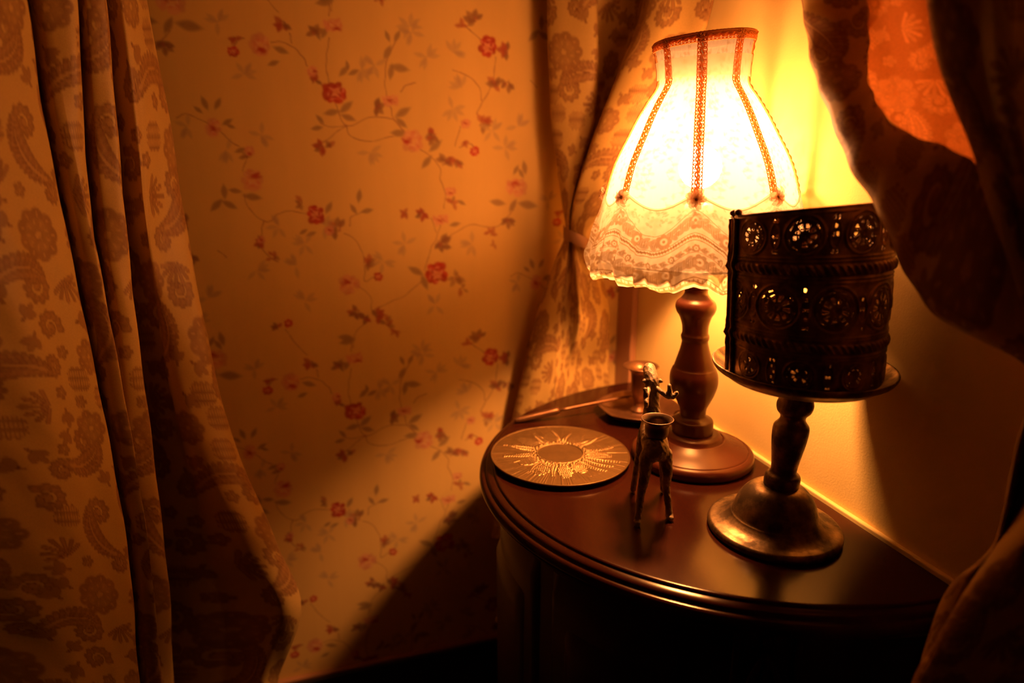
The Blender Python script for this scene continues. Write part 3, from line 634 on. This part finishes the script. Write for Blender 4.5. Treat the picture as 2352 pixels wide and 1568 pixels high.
shield_root = empty('candle_shield', (DXc - .001, SY, SHZ), 'blackened pierced filigree metal cylinder standing on the pedestal dish', 'candle shield')
nu, nv = 620, 240
u = np.linspace(0, 1, nu); v = np.linspace(0, 1, nv); U, Vv = np.meshgrid(u, v)
A0, SPAN = math.radians(180 + 7), math.radians(350)
ANG = A0 + U * SPAN; arc = U * SPAN * SR; hz = Vv * SHH
rel = np.zeros_like(U); hole = np.zeros_like(U, bool)
def rope(zc, w_, amp):
    global rel
    m_ = np.clip(1 - ((hz - zc) / w_) ** 2, 0, 1); rel += amp * np.sqrt(m_) * (.65 + .35 * np.sin(2 * PI * (arc / .0062 + (hz - zc) / .010)))
rope(.1055, .0045, .0030); rope(.0400, .0042, .0028)
for zc in (.0985, .0955, .1125, .1155, .0475, .0500, .0330, .0305, .1505, .1535): rel += .0009 * np.exp(-((hz - zc) / .0009) ** 2)
rel += .0022 * np.clip((hz - .1545) / .0012, 0, 1)
def row(zc, H_, n, shift, hole_seed, dens=.62):
    global rel, hole
    r_ = np.random.default_rng(hole_seed); pitch = SPAN * SR / n
    for i in range(n):
        xc = (i + shift) * pitch; dx = arc - xc; dz = hz - zc; rr = np.hypot(dx, dz); R = H_ * .46
        m_ = rr < R * 1.25
        rel[m_] += (.0012 * np.exp(-((rr - R) / .0011) ** 2) + .0008 * np.exp(-((rr - R * .82) / .0007) ** 2))[m_]
        nn = 9; th_ = np.arctan2(dz, dx)
        inner = (rr < R * .80) & (rr > R * .10)
        pet = np.cos(th_ * nn + i) > -.35
        seg = (np.cos(rr / R * 2 * PI * 2.1 + .6) > -.45)
        opn = inner & pet & seg
        # some cells are clogged
        cell = (np.floor((th_ + PI) / (2 * PI) * nn).astype(int) * 7 + np.floor(rr / R * 4).astype(int) * 13 + i * 31) % 97
        keep = r_.random(97) < dens; bk = np.sin(ANG) > .15; opn = np.where(bk, inner & (np.cos(th_ * nn + i) > -.8), opn & keep[cell]); hole |= opn
        rel[inner & ~opn & m_] += .0007
        # little column of holes between the medallions
        xm = xc + pitch / 2
        for kk in range(5):
            zz = zc + (kk - 2) * H_ * .19
            for sx in ((0,) if kk % 2 else (-.0016, .0016)):
                if r_.random() < .75: hole |= ((arc - xm - sx) / .0014) ** 2 + ((hz - zz) / .0018) ** 2 < 1
        rel += .0008 * np.exp(-((np.hypot((arc - xm) * 1.4, dz * .55) - .006) / .0008) ** 2)
row(.1335, .034, 9, .45, 3, .80); row(.0735, .042, 9, .05, 5, .80); row(.0155, .027, 9, .5, 9, .5)
hole &= (hz > .004) & (hz < .150) & (U > .012) & (U < .988) & ~(np.abs(hz - .1055) < .012) & ~(np.abs(hz - .040) < .011)
ztop = 1 + (.068 * np.cos(ANG + math.radians(55)))
R_ = SR * (1 + .006 * (1 - Vv)) + rel
XX = DXc - .001 + R_ * np.cos(ANG) * 1.0 - .0085 * Vv; YY = SY - .004 + R_ * np.sin(ANG) * .985
ZZ = SHZ + hz * (1 + (ztop - 1) * Vv)
hc = hole[:-1, :-1] & hole[1:, 1:] | hole[1:, :-1] & hole[:-1, 1:]
F = gridfaces(nv, nu, keep=lambda I, J: ~hc[J, I])
sh = fastmesh('filigree_sheet', np.stack([XX, YY, ZZ], -1), F, M['shield'], shield_root)
so = sh.modifiers.new('thick', 'SOLIDIFY'); so.thickness = .0011; so.offset = -1
for e_, uu in ((0, 0), (1, 1)):
    aa = A0 + uu * SPAN; mb = MB(); col_ = -1 if uu else 0
    for dr in (-.001, .0022): mb.tube([(XX[j, col_] + dr * math.cos(aa), YY[j, col_] + dr * math.sin(aa), ZZ[j, col_] + (.002 if j > nv - 3 else 0)) for j in range(0, nv, 6)] , .0019, 8)
    mb.ball((XX[-1, col_], YY[-1, col_], ZZ[-1, col_] + .002), (.0035, .0035, .0030)); mb.build('end_post', M['shield'], shield_root)

# ================================================================== EMBOSSED PLATE
PX, PY, PR_, PZ = .0615, .8035, .0885, TOPZ
plate = empty('embossed_plate', (PX, PY, PZ), 'round brass-coloured plate embossed with a pine cone wreath, on the table left of the lamp', 'plate')
nr_, na = 220, 1100
r = np.linspace(0, 1, nr_); a = np.arange(na) * 2 * PI / na; Rg, Ag = np.meshgrid(r * PR_, a, indexing='ij'); h = np.zeros_like(Rg)
Xg, Yg = Rg * np.cos(Ag), Rg * np.sin(Ag)
for lo_, hi_ in ((.028, .055), (.045, .072), (.060, .088), (.030, .088)):       # engraved rays of uneven length
    q_ = rng.standard_normal(na); q_ = (q_ + np.roll(q_, 1) + np.roll(q_, -1)) / 1.7; h += .00013 * q_[None, :] * ((Rg > lo_) & (Rg < hi_))
rim_ = .0285; h -= .0022 * (1 - np.clip((Rg - rim_ + .0008) / .0016, 0, 1)); h += .0014 * np.exp(-((Rg - rim_ - .001) / .0011) ** 2)
h += .00022 * np.sin(Xg * 1500 + Yg * 3000 + 2.5 * np.sin(Xg * 300)) * (Rg < rim_)
def cone(ang, r0, L, wd, n=9, amp=.0014):
    """pine cone / spruce spray made of overlapping scales, pointing outward"""
    global h
    for i in range(n - 1, -1, -1):
        t = i / (n - 1); rr = r0 + L * t; w_ = wd * math.sin(PI * (.12 + .8 * t)) ** .8; m = max(1, int(w_ / .0021))
        for j in range(-m, m + 1):
            off = j * w_ / m + (.5 * (i % 2)) * w_ / m; x = rr * math.cos(ang) - off * math.sin(ang); y = rr * math.sin(ang) + off * math.cos(ang)
            dx_, dy_ = Xg - x, Yg - y; uu_ = (dx_ * math.cos(ang) + dy_ * math.sin(ang)) / .0030; vv_ = (-dx_ * math.sin(ang) + dy_ * math.cos(ang)) / .0021
            h = np.where(uu_ ** 2 + vv_ ** 2 < 1, amp * (1 - t * .3) * (.45 + .55 * uu_) * (1 - .5 * vv_ ** 2), h)
def spray(ang, r0, L, curve=.3):
    global h
    for i in range(13):
        t = i / 12; rr = r0 + L * t; aa = ang + curve * t * t
        for s_ in (-1, 1):
            ca = aa + s_ * .7
            for q in (.3, .65, 1.):
                x = rr * math.cos(aa) + .0042 * (1.1 - t * .6) * q * math.cos(ca); y = rr * math.sin(aa) + .0042 * (1.1 - t * .6) * q * math.sin(ca)
                d = np.hypot(Xg - x, Yg - y); h = np.maximum(h, .0011 * (1 - .4 * t) * np.sqrt(np.clip(1 - (d / .00105) ** 2, 0, 1)))
for dg in (-150, -118, -88, -66, 20, 60, 100, 140): cone(math.radians(dg), .034, .024 + .004 * (dg % 3), .0080)
for dg, c_ in ((-178, .1), (-170, -.08), (-160, .05), (-132, .1), (-104, .05), (-50, .1), (-38, .1), (-25, .1), (-12, .06), (0, -.1), (10, .1), (38, .1), (48, -.1), (80, -.1), (90, .1), (112, .1), (122, -.1), (130, .1), (155, .1), (165, -.1)): spray(math.radians(dg), .033, .030 + .004 * (dg % 4), c_)
for i in range(46):
    aa = i * 2 * PI / 46; rr = .0325 + .002 * (i % 2); d = np.hypot(Xg - rr * math.cos(aa), Yg - rr * math.sin(aa)); h = np.maximum(h, .0015 * np.sqrt(np.clip(1 - (d / .0021) ** 2, 0, 1)))
h = np.where(Rg > PR_ * .985, .0006, h)
TH = .0072
top = np.stack([Xg + PX, Yg + PY, PZ + TH + h], -1)
edge = []
for rr, zz in ((1.003, TH - .0004), (1.0, TH - .0016), (.97, TH - .0022), (.70, .0022), (.62, .0006), (.60, .0003)):
    edge.append(np.stack([PX + PR_ * rr * np.cos(a), PY + PR_ * rr * np.sin(a), np.full(na, PZ + zz)], -1))
V = np.concatenate([top, np.array(edge)], 0); F = gridfaces(V.shape[0], na, cu=True)
fastmesh('plate_disc', V, F, M['plate_metal'], plate)

# ================================================================== CHAMBERSTICK AND SNUFFER
HX, HY = .1890, .9540
ch = empty('chamberstick', (HX, HY, TOPZ), 'copper-coloured candle holder with angular dish, at the back of the table by the curtain', 'candle holder')
def hexr(a): 
    q = (a + .30) % (PI / 3) - PI / 6; return (1 - .55) + .55 * math.cos(PI / 6) / np.cos(q) * 1.04
lathe('holder_dish', zt((.0005, .0006), (.034, .0006), (.038, .0012), (.050, .0060), (.0615, .0140), (.0632, .0158), (.0618, .0162), (.0500, .0085), (.040, .0038), (.030, .0034), (.018, .0040), (.012, .0065), (.0005, .0075)), M['copper'], (HX, HY), 144, ch, caps=False, rfun=hexr)
lathe('candle_cup', zt((.0005, .0066), (.0115, .0066), (.0125, .0085), (.0105, .0110), (.0075, .0150), (.0068, .0190), (.0085, .0240), (.0110, .0330), (.0128, .0450), (.0135, .0600), (.0150, .0680), (.0200, .0735), (.0255, .0755), (.0262, .0765), (.0250, .0772), (.0190, .0750), (.0125, .0690), (.0110, .0600), (.0110, .040), (.0005, .0395)), M['copper'], (HX, HY), 72, ch, caps=False)
mb = MB(); A_ = math.radians(-42)
rc = np.array([HX + .070 * math.cos(A_), HY + .070 * math.sin(A_)]); 
mb.tube([(rc[0] + .011 * math.cos(q) * math.cos(A_), rc[1] + .011 * math.cos(q) * math.sin(A_), TOPZ + .014 + .011 * math.sin(q)) for q in np.linspace(0, 2 * PI, 33)], .0019, 8, False); mb.build('finger_ring', M['copper'], ch)
p_end = onz(1181, 966, TOPZ + .0048); p_mid = onz(1284, 942, TOPZ + .0145); 
dv = (p_mid - p_end); dv /= np.linalg.norm(dv)
p1 = onz(1462, 906, TOPZ + .0235)
sn = empty('candle_snuffer', tuple(p_end), 'long-handled copper candle snuffer lying across the candle holder dish', 'candle snuffer')
mb = MB(); P = [p_end + (p_mid - p_end) * t for t in (0, .04, .12, .5, .8, .93, 1)]; mb.tube(P, [.0022, .0036, .0042, .0046, .0047, .0052, .0048], 14); mb.build('grip', M['copper'], sn)
mb = MB(); mb.tube([p_mid + (p1 - p_mid) * t for t in np.linspace(0, 1.12, 12)], .0022, 10)
mb.build('rod', M['copper'], sn)
pe = p_mid + (p1 - p_mid) * 1.12; mb = MB(); mb.tube([pe + np.array([.0, .0, .004]), pe + np.array([.004, .001, .001]), pe + np.array([.008, .002, -.003]), pe + np.array([.010, .002, -.007])], [.003, .005, .0068, .0076], 16); mb.build('snuffer_bell', M['copper'], sn)

# ================================================================== MOOSE CANDLE HOLDER
MX, MY = .1500, .6600
mo = empty('moose_candleholder', (MX, MY, TOPZ), 'small rough bronze moose figurine carrying a candle cup, seen from behind', 'figurine')
def skin(name, verts, edges, rad, mat, parent, vox=.0010):
    """one continuous cast body: tapered limbs melted together, then roughened"""
    mb = MB(); verts = [np.array(v) for v in verts]
    for a_, b_ in edges:
        n = 7; mb.tube([verts[a_] + (verts[b_] - verts[a_]) * t for t in np.linspace(0, 1, n)], [rad[a_] + (rad[b_] - rad[a_]) * t for t in np.linspace(0, 1, n)], 14)
    for v, r_ in zip(verts, rad): mb.ball(v, r_ * .99, 14, 10)
    o = mb.build(name, mat); rm = o.modifiers.new('melt', 'REMESH'); rm.mode = 'VOXEL'; rm.voxel_size = vox; rm.use_smooth_shade = True
    sm = o.modifiers.new('smooth', 'SMOOTH'); sm.factor = .6; sm.iterations = 5
    dg = bpy.context.evaluated_depsgraph_get(); m2 = bpy.data.meshes.new_from_object(o.evaluated_get(dg)); bpy.data.objects.remove(o)
    co = np.zeros(len(m2.vertices) * 3); m2.vertices.foreach_get('co', co); co = co.reshape(-1, 3)
    co += .00020 * np.stack([np.sin(co[:, 2] * 700 + co[:, 0] * 900 + 2 * np.sin(co[:, 1] * 600)), np.sin(co[:, 2] * 900 + co[:, 0] * 1300), np.sin(co[:, 0] * 900 + co[:, 1] * 800)], 1)
    m2.vertices.foreach_set('co', co.ravel()); m2.name = name; m2.materials.clear()
    return link(name, m2, mat, parent)
z = TOPZ + .0010
V = [(.1505,.668,z+.084),(.1500,.655,z+.080),(.1520,.690,z+.086),(.1550,.705,z+.090),(.1550,.709,z+.108),(.1545,.710,z+.124),(.1540,.712,z+.134),(.1535,.719,z+.1405),(.1532,.726,z+.1450),   # pelvis, rump, back, shoulder, neck.., head, muzzle
     (.1395,.650,z+.072),(.1375,.646,z+.050),(.1360,.649,z+.034),(.1330,.643,z+.012),(.1320,.6415,z+.0035),(.1313,.637,z+.0028),      # left hind
     (.1600,.656,z+.074),(.1635,.655,z+.052),(.1640,.660,z+.036),(.1670,.655,z+.014),(.1682,.653,z+.0035),(.1690,.649,z+.0028),      # right hind
     (.1465,.706,z+.074),(.1430,.709,z+.046),(.1410,.712,z+.020),(.1398,.713,z+.0030),                                   # left fore
     (.1655,.706,z+.074),(.1700,.709,z+.046),(.1725,.712,z+.020),(.1745,.713,z+.0030)]                                   # right fore
Ed = [(0,1),(0,2),(2,3),(3,4),(4,5),(5,6),(6,7),(7,8),(1,9),(9,10),(10,11),(11,12),(12,13),(13,14),(1,15),(15,16),(16,17),(17,18),(18,19),(19,20),(3,21),(21,22),(22,23),(23,24),(3,25),(25,26),(26,27),(27,28)]
Rd = [.0140,.0138,.0125,.0115,.0085,.0078,.0082,.0080,.0068, .0078,.0056,.0046,.0036,.0042,.0034, .0078,.0056,.0046,.0036,.0042,.0034, .0062,.0042,.0034,.0036, .0062,.0042,.0034,.0036]
skin('moose_body', V, Ed, Rd, M['bronze'], mo)
V = [(.1570,.707,z+.130),(.1635,.700,z+.1255),(.1700,.697,z+.1225),(.1750,.697,z+.1220),(.1785,.697,z+.1265),(.1705,.697,z+.1295),(.1700,.698,z+.1345)]
skin('antler', V, [(0,1),(1,2),(2,3),(3,4),(2,5),(5,6)], [.0030,.0030,.0032,.0028,.0026,.0026,.0024], M['bronze'], mo)
V = [(.1505,.707,z+.130),(.1465,.698,z+.1265),(.1440,.690,z+.1235),(.1432,.684,z+.1210),(.1430,.682,z+.1175),(.1435,.690,z+.1285),(.1430,.692,z+.1325)]
skin('antler', V, [(0,1),(1,2),(2,3),(3,4),(2,5),(5,6)], [.0030,.0030,.0032,.0028,.0028,.0026,.0026], M['bronze'], mo)
for s_ in (-1, 1): mb = MB(); mb.tube([(.1540 + s_ * .005, .712, z + .134), (.1540 + s_ * .009, .710, z + .1360), (.1540 + s_ * .011, .708, z + .1355)], [.0016, .0026, .0008], 8); mb.build('ear', M['bronze'], mo)
lathe('candle_cup', zt((.0005, .086), (.0040, .086), (.0042, .0885), (.0075, .0905), (.0112, .0945), (.0124, .1000), (.0126, .1060), (.0140, .1095), (.0164, .1120), (.0168, .1128), (.0160, .1130), (.0135, .1105), (.0118, .1065), (.0116, .1000), (.0095, .0955), (.0005, .0940)), M['bronze_cup'], (.1508, .660), 64, mo, caps=False)

# ================================================================== CURTAINS
ROWS = None
def drape(name, rows, rails, mat, parent, nu, nv, scale=(1, 1), uoff=0., voff=0., colfun=damask_col, ztop=2.38, zbot=None, ripple=.0012, rip_f=40, thick=0, avoid=False):
    """rails: list of (x positions per row, forward distance per row); a smooth cloth is drawn through them"""
    R, Cn = len(rows), len(rails)
    G = np.zeros((R, Cn, 3))
    for j, (xs, Ys) in enumerate(rails):
        Ys = [Ys] * R if np.isscalar(Ys) else Ys
        for i in range(R): G[i, j] = onY(xs[i], rows[i], Ys[i])
    def resample(G, n, axis):
        G = np.moveaxis(G, axis, 0); d = np.linalg.norm(np.diff(G, axis=0), axis=-1).reshape(len(G) - 1, -1).mean(1)
        L = np.r_[0, np.cumsum(np.maximum(d, 1e-4))]; q = np.linspace(0, L[-1], n)
        out = np.zeros((n,) + G.shape[1:]); m = np.zeros_like(G)
        for i in range(len(G)):
            a_, b_ = max(i - 1, 0), min(i + 1, len(G) - 1); m[i] = (G[b_] - G[a_]) / (L[b_] - L[a_])
        idx = np.clip(np.searchsorted(L, q, 'right') - 1, 0, len(G) - 2)
        for k_, (i, x) in enumerate(zip(idx, q)):
            h = L[i + 1] - L[i]; t = (x - L[i]) / h
            out[k_] = (2*t**3-3*t**2+1)*G[i] + (t**3-2*t**2+t)*h*m[i] + (-2*t**3+3*t**2)*G[i+1] + (t**3-t**2)*h*m[i+1]
        return np.moveaxis(out, 0, axis)
    if ztop:
        up = G[0] + (G[0] - G[1]) * np.clip((ztop - G[0][:, 2]) / np.maximum(G[0][:, 2] - G[1][:, 2], 1e-3), 0, 20)[:, None] * np.array([.35, .35, 1]); G = np.concatenate([up[None], G])
    if zbot is not None:
        dn = G[-1].copy(); dn[:, 2] = zbot; G = np.concatenate([G, dn[None]])
    P = resample(resample(G, nv, 0), nu, 1)
    mid = P[nv // 2]; Ls = np.r_[0, np.cumsum(np.linalg.norm(np.diff(mid, axis=0), axis=1))]
    U = np.tile(Ls, (nv, 1)) + uoff; colm = P[:, nu // 2]; Lv = np.r_[0, np.cumsum(np.linalg.norm(np.diff(colm, axis=0), axis=1))]
    Vc = np.tile((Lv[-1] - Lv)[:, None], (1, nu)) + voff
    # weak irregular rippling of hanging cloth
    nrm = np.cross(np.gradient(P, axis=1), np.gradient(P, axis=0)); nrm /= np.linalg.norm(nrm, axis=-1)[..., None] + 1e-9
    P = P + nrm * (ripple * (np.sin(U * rip_f + 2 * np.sin(Vc * 5)) + .6 * np.sin(U * rip_f * 2.3 + Vc * 9) + .35 * np.sin(Vc * 60 + U * 150)))[..., None]
    P[..., :2] += QN * np.maximum(.001 + .002 * (1 + np.sin(U * 70)) - (P[..., :2] - QC) @ QN, 0)[..., None]      # never through the cream wall
    if avoid:                                                        # cloth hangs behind the table, never through it, and never through the wall
        low = P[..., 2] < TOPZ + .14; wz = np.clip((TOPZ + .14 - P[..., 2]) / .12, 0, 1); wz = wz * wz * (3 - 2 * wz); d = (P[..., :2] - QC) @ QN; s_ = (P[..., :2] - QC) @ QS
        sl = TC - (TA + .012) * np.sqrt(np.clip(1 - (d / (TB + .012)) ** 2, 0, 1)); k_ = low & (s_ > sl) & (d < TB)
        P[..., :2] += QS * (np.where(k_, (sl - s_) * wz, 0))[..., None]
        e_ = (P[..., :2] - WC) @ WN; P[..., :2] += WN * np.maximum(.004 + .003 * (1 + np.sin(U * 60)) - e_, 0)[..., None]
    f = fastmesh(name, P, gridfaces(nv, nu), mat, parent, col=colfun(U * scale[0], Vc * scale[1]).reshape(-1, 3))
    if thick: sd = f.modifiers.new('thick', 'SOLIDIFY'); sd.thickness = thick; sd.offset = 0
    return f
# ---- left foreground curtain
rowsL = [0, 250, 500, 750, 1000, 1250, 1400, 1568]
e1 = [58, 98, 150, 200, 248, 288, 303, 318]; e2 = [172, 190, 215, 253, 275, 311, 320, 328]; e3 = [242, 266, 290, 318, 350, 378, 390, 396]; lip = [332, 382, 422, 470, 530, 632, 688, 636]
ad = lambda e, d: [x + d for x in e]
L_rails = [([-560] * 8, .40), ([-420, -400, -380, -340, -310, -290, -280, -270], .45), ([-220, -200, -170, -120, -80, -50, -40, -30], .505), (ad(e1, -150), .555), (ad(e1, -60), .603), (e1, .645), (ad(e1, -8), .665), (ad(e1, -16), .700), (ad(e1, 22), .668), (ad(e1, 55), .672), (e2, .690), (ad(e2, -7), .71), (ad(e2, -14), .745), (ad(e2, 20), .712),
           (ad(e2, 44), .716), (e3, .728), (ad(e3, -7), .75), (ad(e3, -14), [.80, .81, .83, .86, .88, .89, .89, .89]), ([268, 300, 325, 362, 405, 450, 480, 470], [.79, .79, .80, .845, .87, .87, .87, .87]),
           ([288, 326, 340, 366, 415, 495, 572, 555], [.795, .80, .80, .815, .82, .81, .81, .82]), ([308, 350, 366, 398, 452, 560, 634, 595], [.815, .82, .82, .815, .80, .77, .765, .78]), (lip, [.855, .86, .855, .845, .83, .80, .79, .81]), (ad(lip, -8), [.88, .885, .88, .875, .865, .85, .84, .85])]
cl = empty('curtain', (-.42, .70, 0), 'long gold damask curtain hanging in deep folds at the far left', 'curtain')
drape('curtain_panel', rowsL, L_rails, M['damask'], cl, 1100, 1000, zbot=.02, ripple=.0012)
# ---- middle curtain, gathered by a tieback beside the lamp
rowsM = [0, 150, 280, 400, 480, 535, 600, 700, 850, 960, 1235]
M_rails = [([1275, 1278, 1282, 1292, 1300, 1306, 1290, 1258, 1222, 1196, 1150], 1.118), ([1256, 1260, 1266, 1280, 1292, 1298, 1274, 1240, 1204, 1178, 1128], 1.090), ([1300, 1302, 1303, 1300, 1300, 1302, 1284, 1256, 1224, 1200, 1160], 1.070),
           ([1368, 1368, 1360, 1330, 1312, 1308, 1300, 1284, 1262, 1245, 1215], 1.062), ([1372, 1370, 1362, 1332, 1314, 1312, 1308, 1300, 1290, 1278, 1262], [1.105, 1.105, 1.105, 1.105, 1.10, 1.085, 1.072, 1.062, 1.058, 1.06, 1.065]), ([1440, 1415, 1385, 1345, 1322, 1316, 1315, 1316, 1318, 1318, 1318], [1.09, 1.09, 1.09, 1.09, 1.09, 1.08, 1.066, 1.052, 1.048, 1.05, 1.06]),
           ([1475, 1432, 1385, 1345, 1322, 1318, 1320, 1330, 1338, 1342, 1350], [1.075, 1.075, 1.08, 1.085, 1.08, 1.07, 1.052, 1.038, 1.034, 1.042, 1.05]), ([1490, 1430, 1378, 1335, 1314, 1312, 1335, 1350, 1362, 1366, 1375], [1.00, 1.01, 1.02, 1.035, 1.05, 1.055, 1.05, 1.045, 1.05, 1.06, 1.06]),
           ([1530, 1475, 1420, 1368, 1332, 1322, 1350, 1372, 1388, 1395, 1400], [.975, .985, 1.0, 1.02, 1.04, 1.05, 1.05, 1.055, 1.062, 1.07, 1.07]), ([1590, 1530, 1475, 1410, 1360, 1334, 1362, 1386, 1402, 1410, 1415], [.965, .975, .99, 1.01, 1.03, 1.045, 1.055, 1.065, 1.075, 1.085, 1.085]),
           ([1638, 1582, 1520, 1450, 1392, 1346, 1374, 1398, 1412, 1418, 1424], [.955, .97, .985, 1.01, 1.03, 1.045, 1.065, 1.08, 1.09, 1.10, 1.10]), ([1634, 1578, 1516, 1448, 1390, 1344, 1370, 1394, 1409, 1414, 1420], [.975, .99, 1.005, 1.03, 1.05, 1.06, 1.08, 1.10, 1.105, 1.11, 1.11])]
cm = empty('curtain', (.13, 1.08, .48), 'damask curtain gathered by a tieback behind and left of the glowing lamp', 'curtain')
drape('curtain_panel', rowsM, M_rails, M['damask'], cm, 700, 760, uoff=.05, voff=.11, ripple=.0006, avoid=True)
tb_ = MB(); pts = [onY(1297, 528, 1.10), onY(1294, 533, 1.075), onY(1306, 540, 1.048), onY(1325, 549, 1.038), onY(1349, 560, 1.040), onY(1352, 562, 1.065)]
P = smoothpoly(pts, 8); rows_ = [P + np.array([0, 0, dz]) + np.array([0, -.0015 * (1 - (dz / .009) ** 2), 0]) for dz in np.linspace(-.009, .009, 7)]
tm = fastmesh('tieback', np.array(rows_), gridfaces(7, len(P)), M['damask'], cm, col=np.tile((.36, .2, .1), (7 * len(P), 1)))
# ---- right foreground curtain
cr = empty('curtain', (.40, .45, 0), 'shadowed damask curtain swept across the right foreground, over a layer coloured by lamp glow', 'curtain')
rowsR = [-120, 0, 120, 250, 370, 470, 560]
lead = [(1768, -3500), (1774, -2000), (1780, -900), (1794, -420), (1822, -120), (1838, 0), (1862, 120), (1897, 250), (1950, 370), (2008, 470), (2046, 560), (2100, 655), (2172, 735), (2262, 785), (2352, 835), (2440, 880)]
inner = [(1970, -3500), (1972, -2000), (1974, -900), (1978, -420), (1985, -120), (1988, 0), (1994, 110), (1996, 200), (2030, 262), (2085, 305), (2150, 335), (2215, 362), (2262, 395), (2330, 470), (2400, 560), (2470, 650)]
leadY = [.76, .75, .73, .70, .665, .65, .62, .58, .545, .525, .51, .505, .485, .468, .455, .45]; innY = [.68, .67, .66, .63, .60, .59, .575, .555, .54, .52, .50, .48, .465, .455, .45, .445]
nL = len(lead)
def swag(name, mat, nu=260, nv=700, thick=.0):
    G = np.zeros((nL, 7, 3))
    for i in range(nL):
        a_ = onY(*lead[i], leadY[i]); b_ = onY(*inner[i], innY[i]); m_ = .5 * (a_ + b_); tow = -m_ / np.linalg.norm(m_) + np.array([0, 0, .0])
        tow = (np.array([0, 0, CZ]) - m_); tow /= np.linalg.norm(tow)
        back = (a_ + b_) / 2 - tow * .022
        G[i, 0] = b_ + (b_ - a_) * .02 - tow * .020; G[i, 1] = a_ + (b_ - a_) * .10 - tow * .010; G[i, 2] = a_; G[i, 3] = a_ + (b_ - a_) * .13 + tow * .016; G[i, 4] = a_ + (b_ - a_) * .55 + tow * .024; G[i, 5] = b_; G[i, 6] = b_ - (b_ - a_) * .10 - tow * .016
    def rs(G, n, axis):
        G = np.moveaxis(G, axis, 0); m_ = len(G); q = np.linspace(0, m_ - 1, n); out = []
        for x in q:
            i = min(int(x), m_ - 2); t = x - i; m1 = (G[min(i+1, m_-1)] - G[max(i-1, 0)]) / 2; m2 = (G[min(i+2, m_-1)] - G[i]) / 2
            out.append((2*t**3-3*t**2+1)*G[i] + (t**3-2*t**2+t)*m1 + (-2*t**3+3*t**2)*G[i+1] + (t**3-t**2)*m2)
        return np.moveaxis(np.array(out), 0, axis)
    P = rs(rs(G, nv, 0), nu, 1)
    Ls = np.r_[0, np.cumsum(np.linalg.norm(np.diff(P[nv // 2], axis=0), axis=1))]; Lv = np.r_[0, np.cumsum(np.linalg.norm(np.diff(P[:, nu // 2], axis=0), axis=1))]
    U = np.tile(Ls, (nv, 1)); Vc = np.tile(Lv[:, None], (1, nu))
    nrm = np.cross(np.gradient(P, axis=1), np.gradient(P, axis=0)); nrm /= np.linalg.norm(nrm, axis=-1)[..., None] + 1e-9
    P = P + nrm * (.0010 * np.sin(Vc * 60 + 2 * np.sin(U * 40)) + .0007 * np.sin(Vc * 170 + U * 30))[..., None]
    return fastmesh(name, P, gridfaces(nv, nu), mat, cr, col=damask_col(U * 1.1 + .03, Vc * 1.1).reshape(-1, 3))
swag('front_fold', M['damask_glow'])
rowsI = [-3500, -2000, -900, -420, -120, 0, 120, 250, 350, 425]
glow_col = lambda U, V: damask_col(U * 1.7, V * 1.7, (.58, .27, .10), (.70, .37, .16))  # lamplight through the cloth is painted into ground and figure colours
drape('glow_layer', rowsI, [([1955, 1955, 1955, 1955, 1955, 1960, 1968, 1975, 2000, 2060], .600), ([2030, 2030, 2030, 2030, 2030, 2035, 2045, 2060, 2080, 2120], .588), ([2100, 2100, 2100, 2100, 2100, 2105, 2115, 2130, 2150, 2180], .586), ([2170, 2170, 2170, 2170, 2170, 2175, 2190, 2215, 2235, 2250], .575), ([2240, 2240, 2240, 2240, 2240, 2245, 2265, 2290, 2310, 2330], .57)], M['glow_layer'], cr, 240, 600, colfun=glow_col, ztop=None, ripple=.001)
rowsO = [-120, 0, 180, 375, 600, 830, 980]
drape('outer_fold', rowsO, [([2150, 2158, 2190, 2262, 2325, 2400, 2450], [.52, .515, .50, .478, .46, .45, .445]), ([2126, 2136, 2175, 2250, 2312, 2380, 2430], [.50, .495, .48, .46, .445, .44, .44]), ([2190, 2200, 2230, 2290, 2345, 2405, 2450], [.485, .48, .467, .45, .437, .432, .43]), ([2270, 2275, 2290, 2330, 2375, 2425, 2465], [.49, .487, .475, .46, .447, .44, .44]), ([2330, 2335, 2345, 2370, 2405, 2440, 2480], [.465, .46, .45, .44, .432, .43, .43]), ([2440, 2445, 2455, 2460, 2470, 2490, 2520], .44), ([2560, 2560, 2560, 2560, 2560, 2570, 2580], .45)], M['damask_heavy'], cr, 420, 460, uoff=.07, ripple=.0014)
rowsD = [900, 990, 1090, 1180, 1260, 1335, 1460, 1568, 1800]
drape('lower_drape', rowsD, [([2395, 2368, 2330, 2310, 2290, 2240, 2180, 2140, 2060], .475), ([2375, 2340, 2312, 2298, 2268, 2178, 2128, 2096, 2030], .455), ([2385, 2346, 2322, 2305, 2280, 2215, 2165, 2125, 2060], .435), ([2400, 2364, 2335, 2318, 2296, 2250, 2190, 2150, 2090], .440), ([2420, 2392, 2362, 2335, 2300, 2262, 2190, 2118, 2060], [.455, .455, .46, .465, .47, .455, .44, .435, .43]),
       ([2440, 2405, 2385, 2352, 2300, 2246, 2166, 2112, 2056], [.425, .42, .42, .42, .415, .41, .405, .40, .40]), ([2460, 2440, 2420, 2390, 2350, 2310, 2240, 2190, 2130], .395), ([2490, 2480, 2465, 2440, 2420, 2390, 2350, 2310, 2270], .40), ([2560, 2550, 2540, 2530, 2520, 2500, 2480, 2450, 2430], .385), ([2650] * 9, .41)], M['damask_heavy'], cr, 500, 420, uoff=.02, voff=.2, ztop=None, zbot=.03, ripple=.0016)
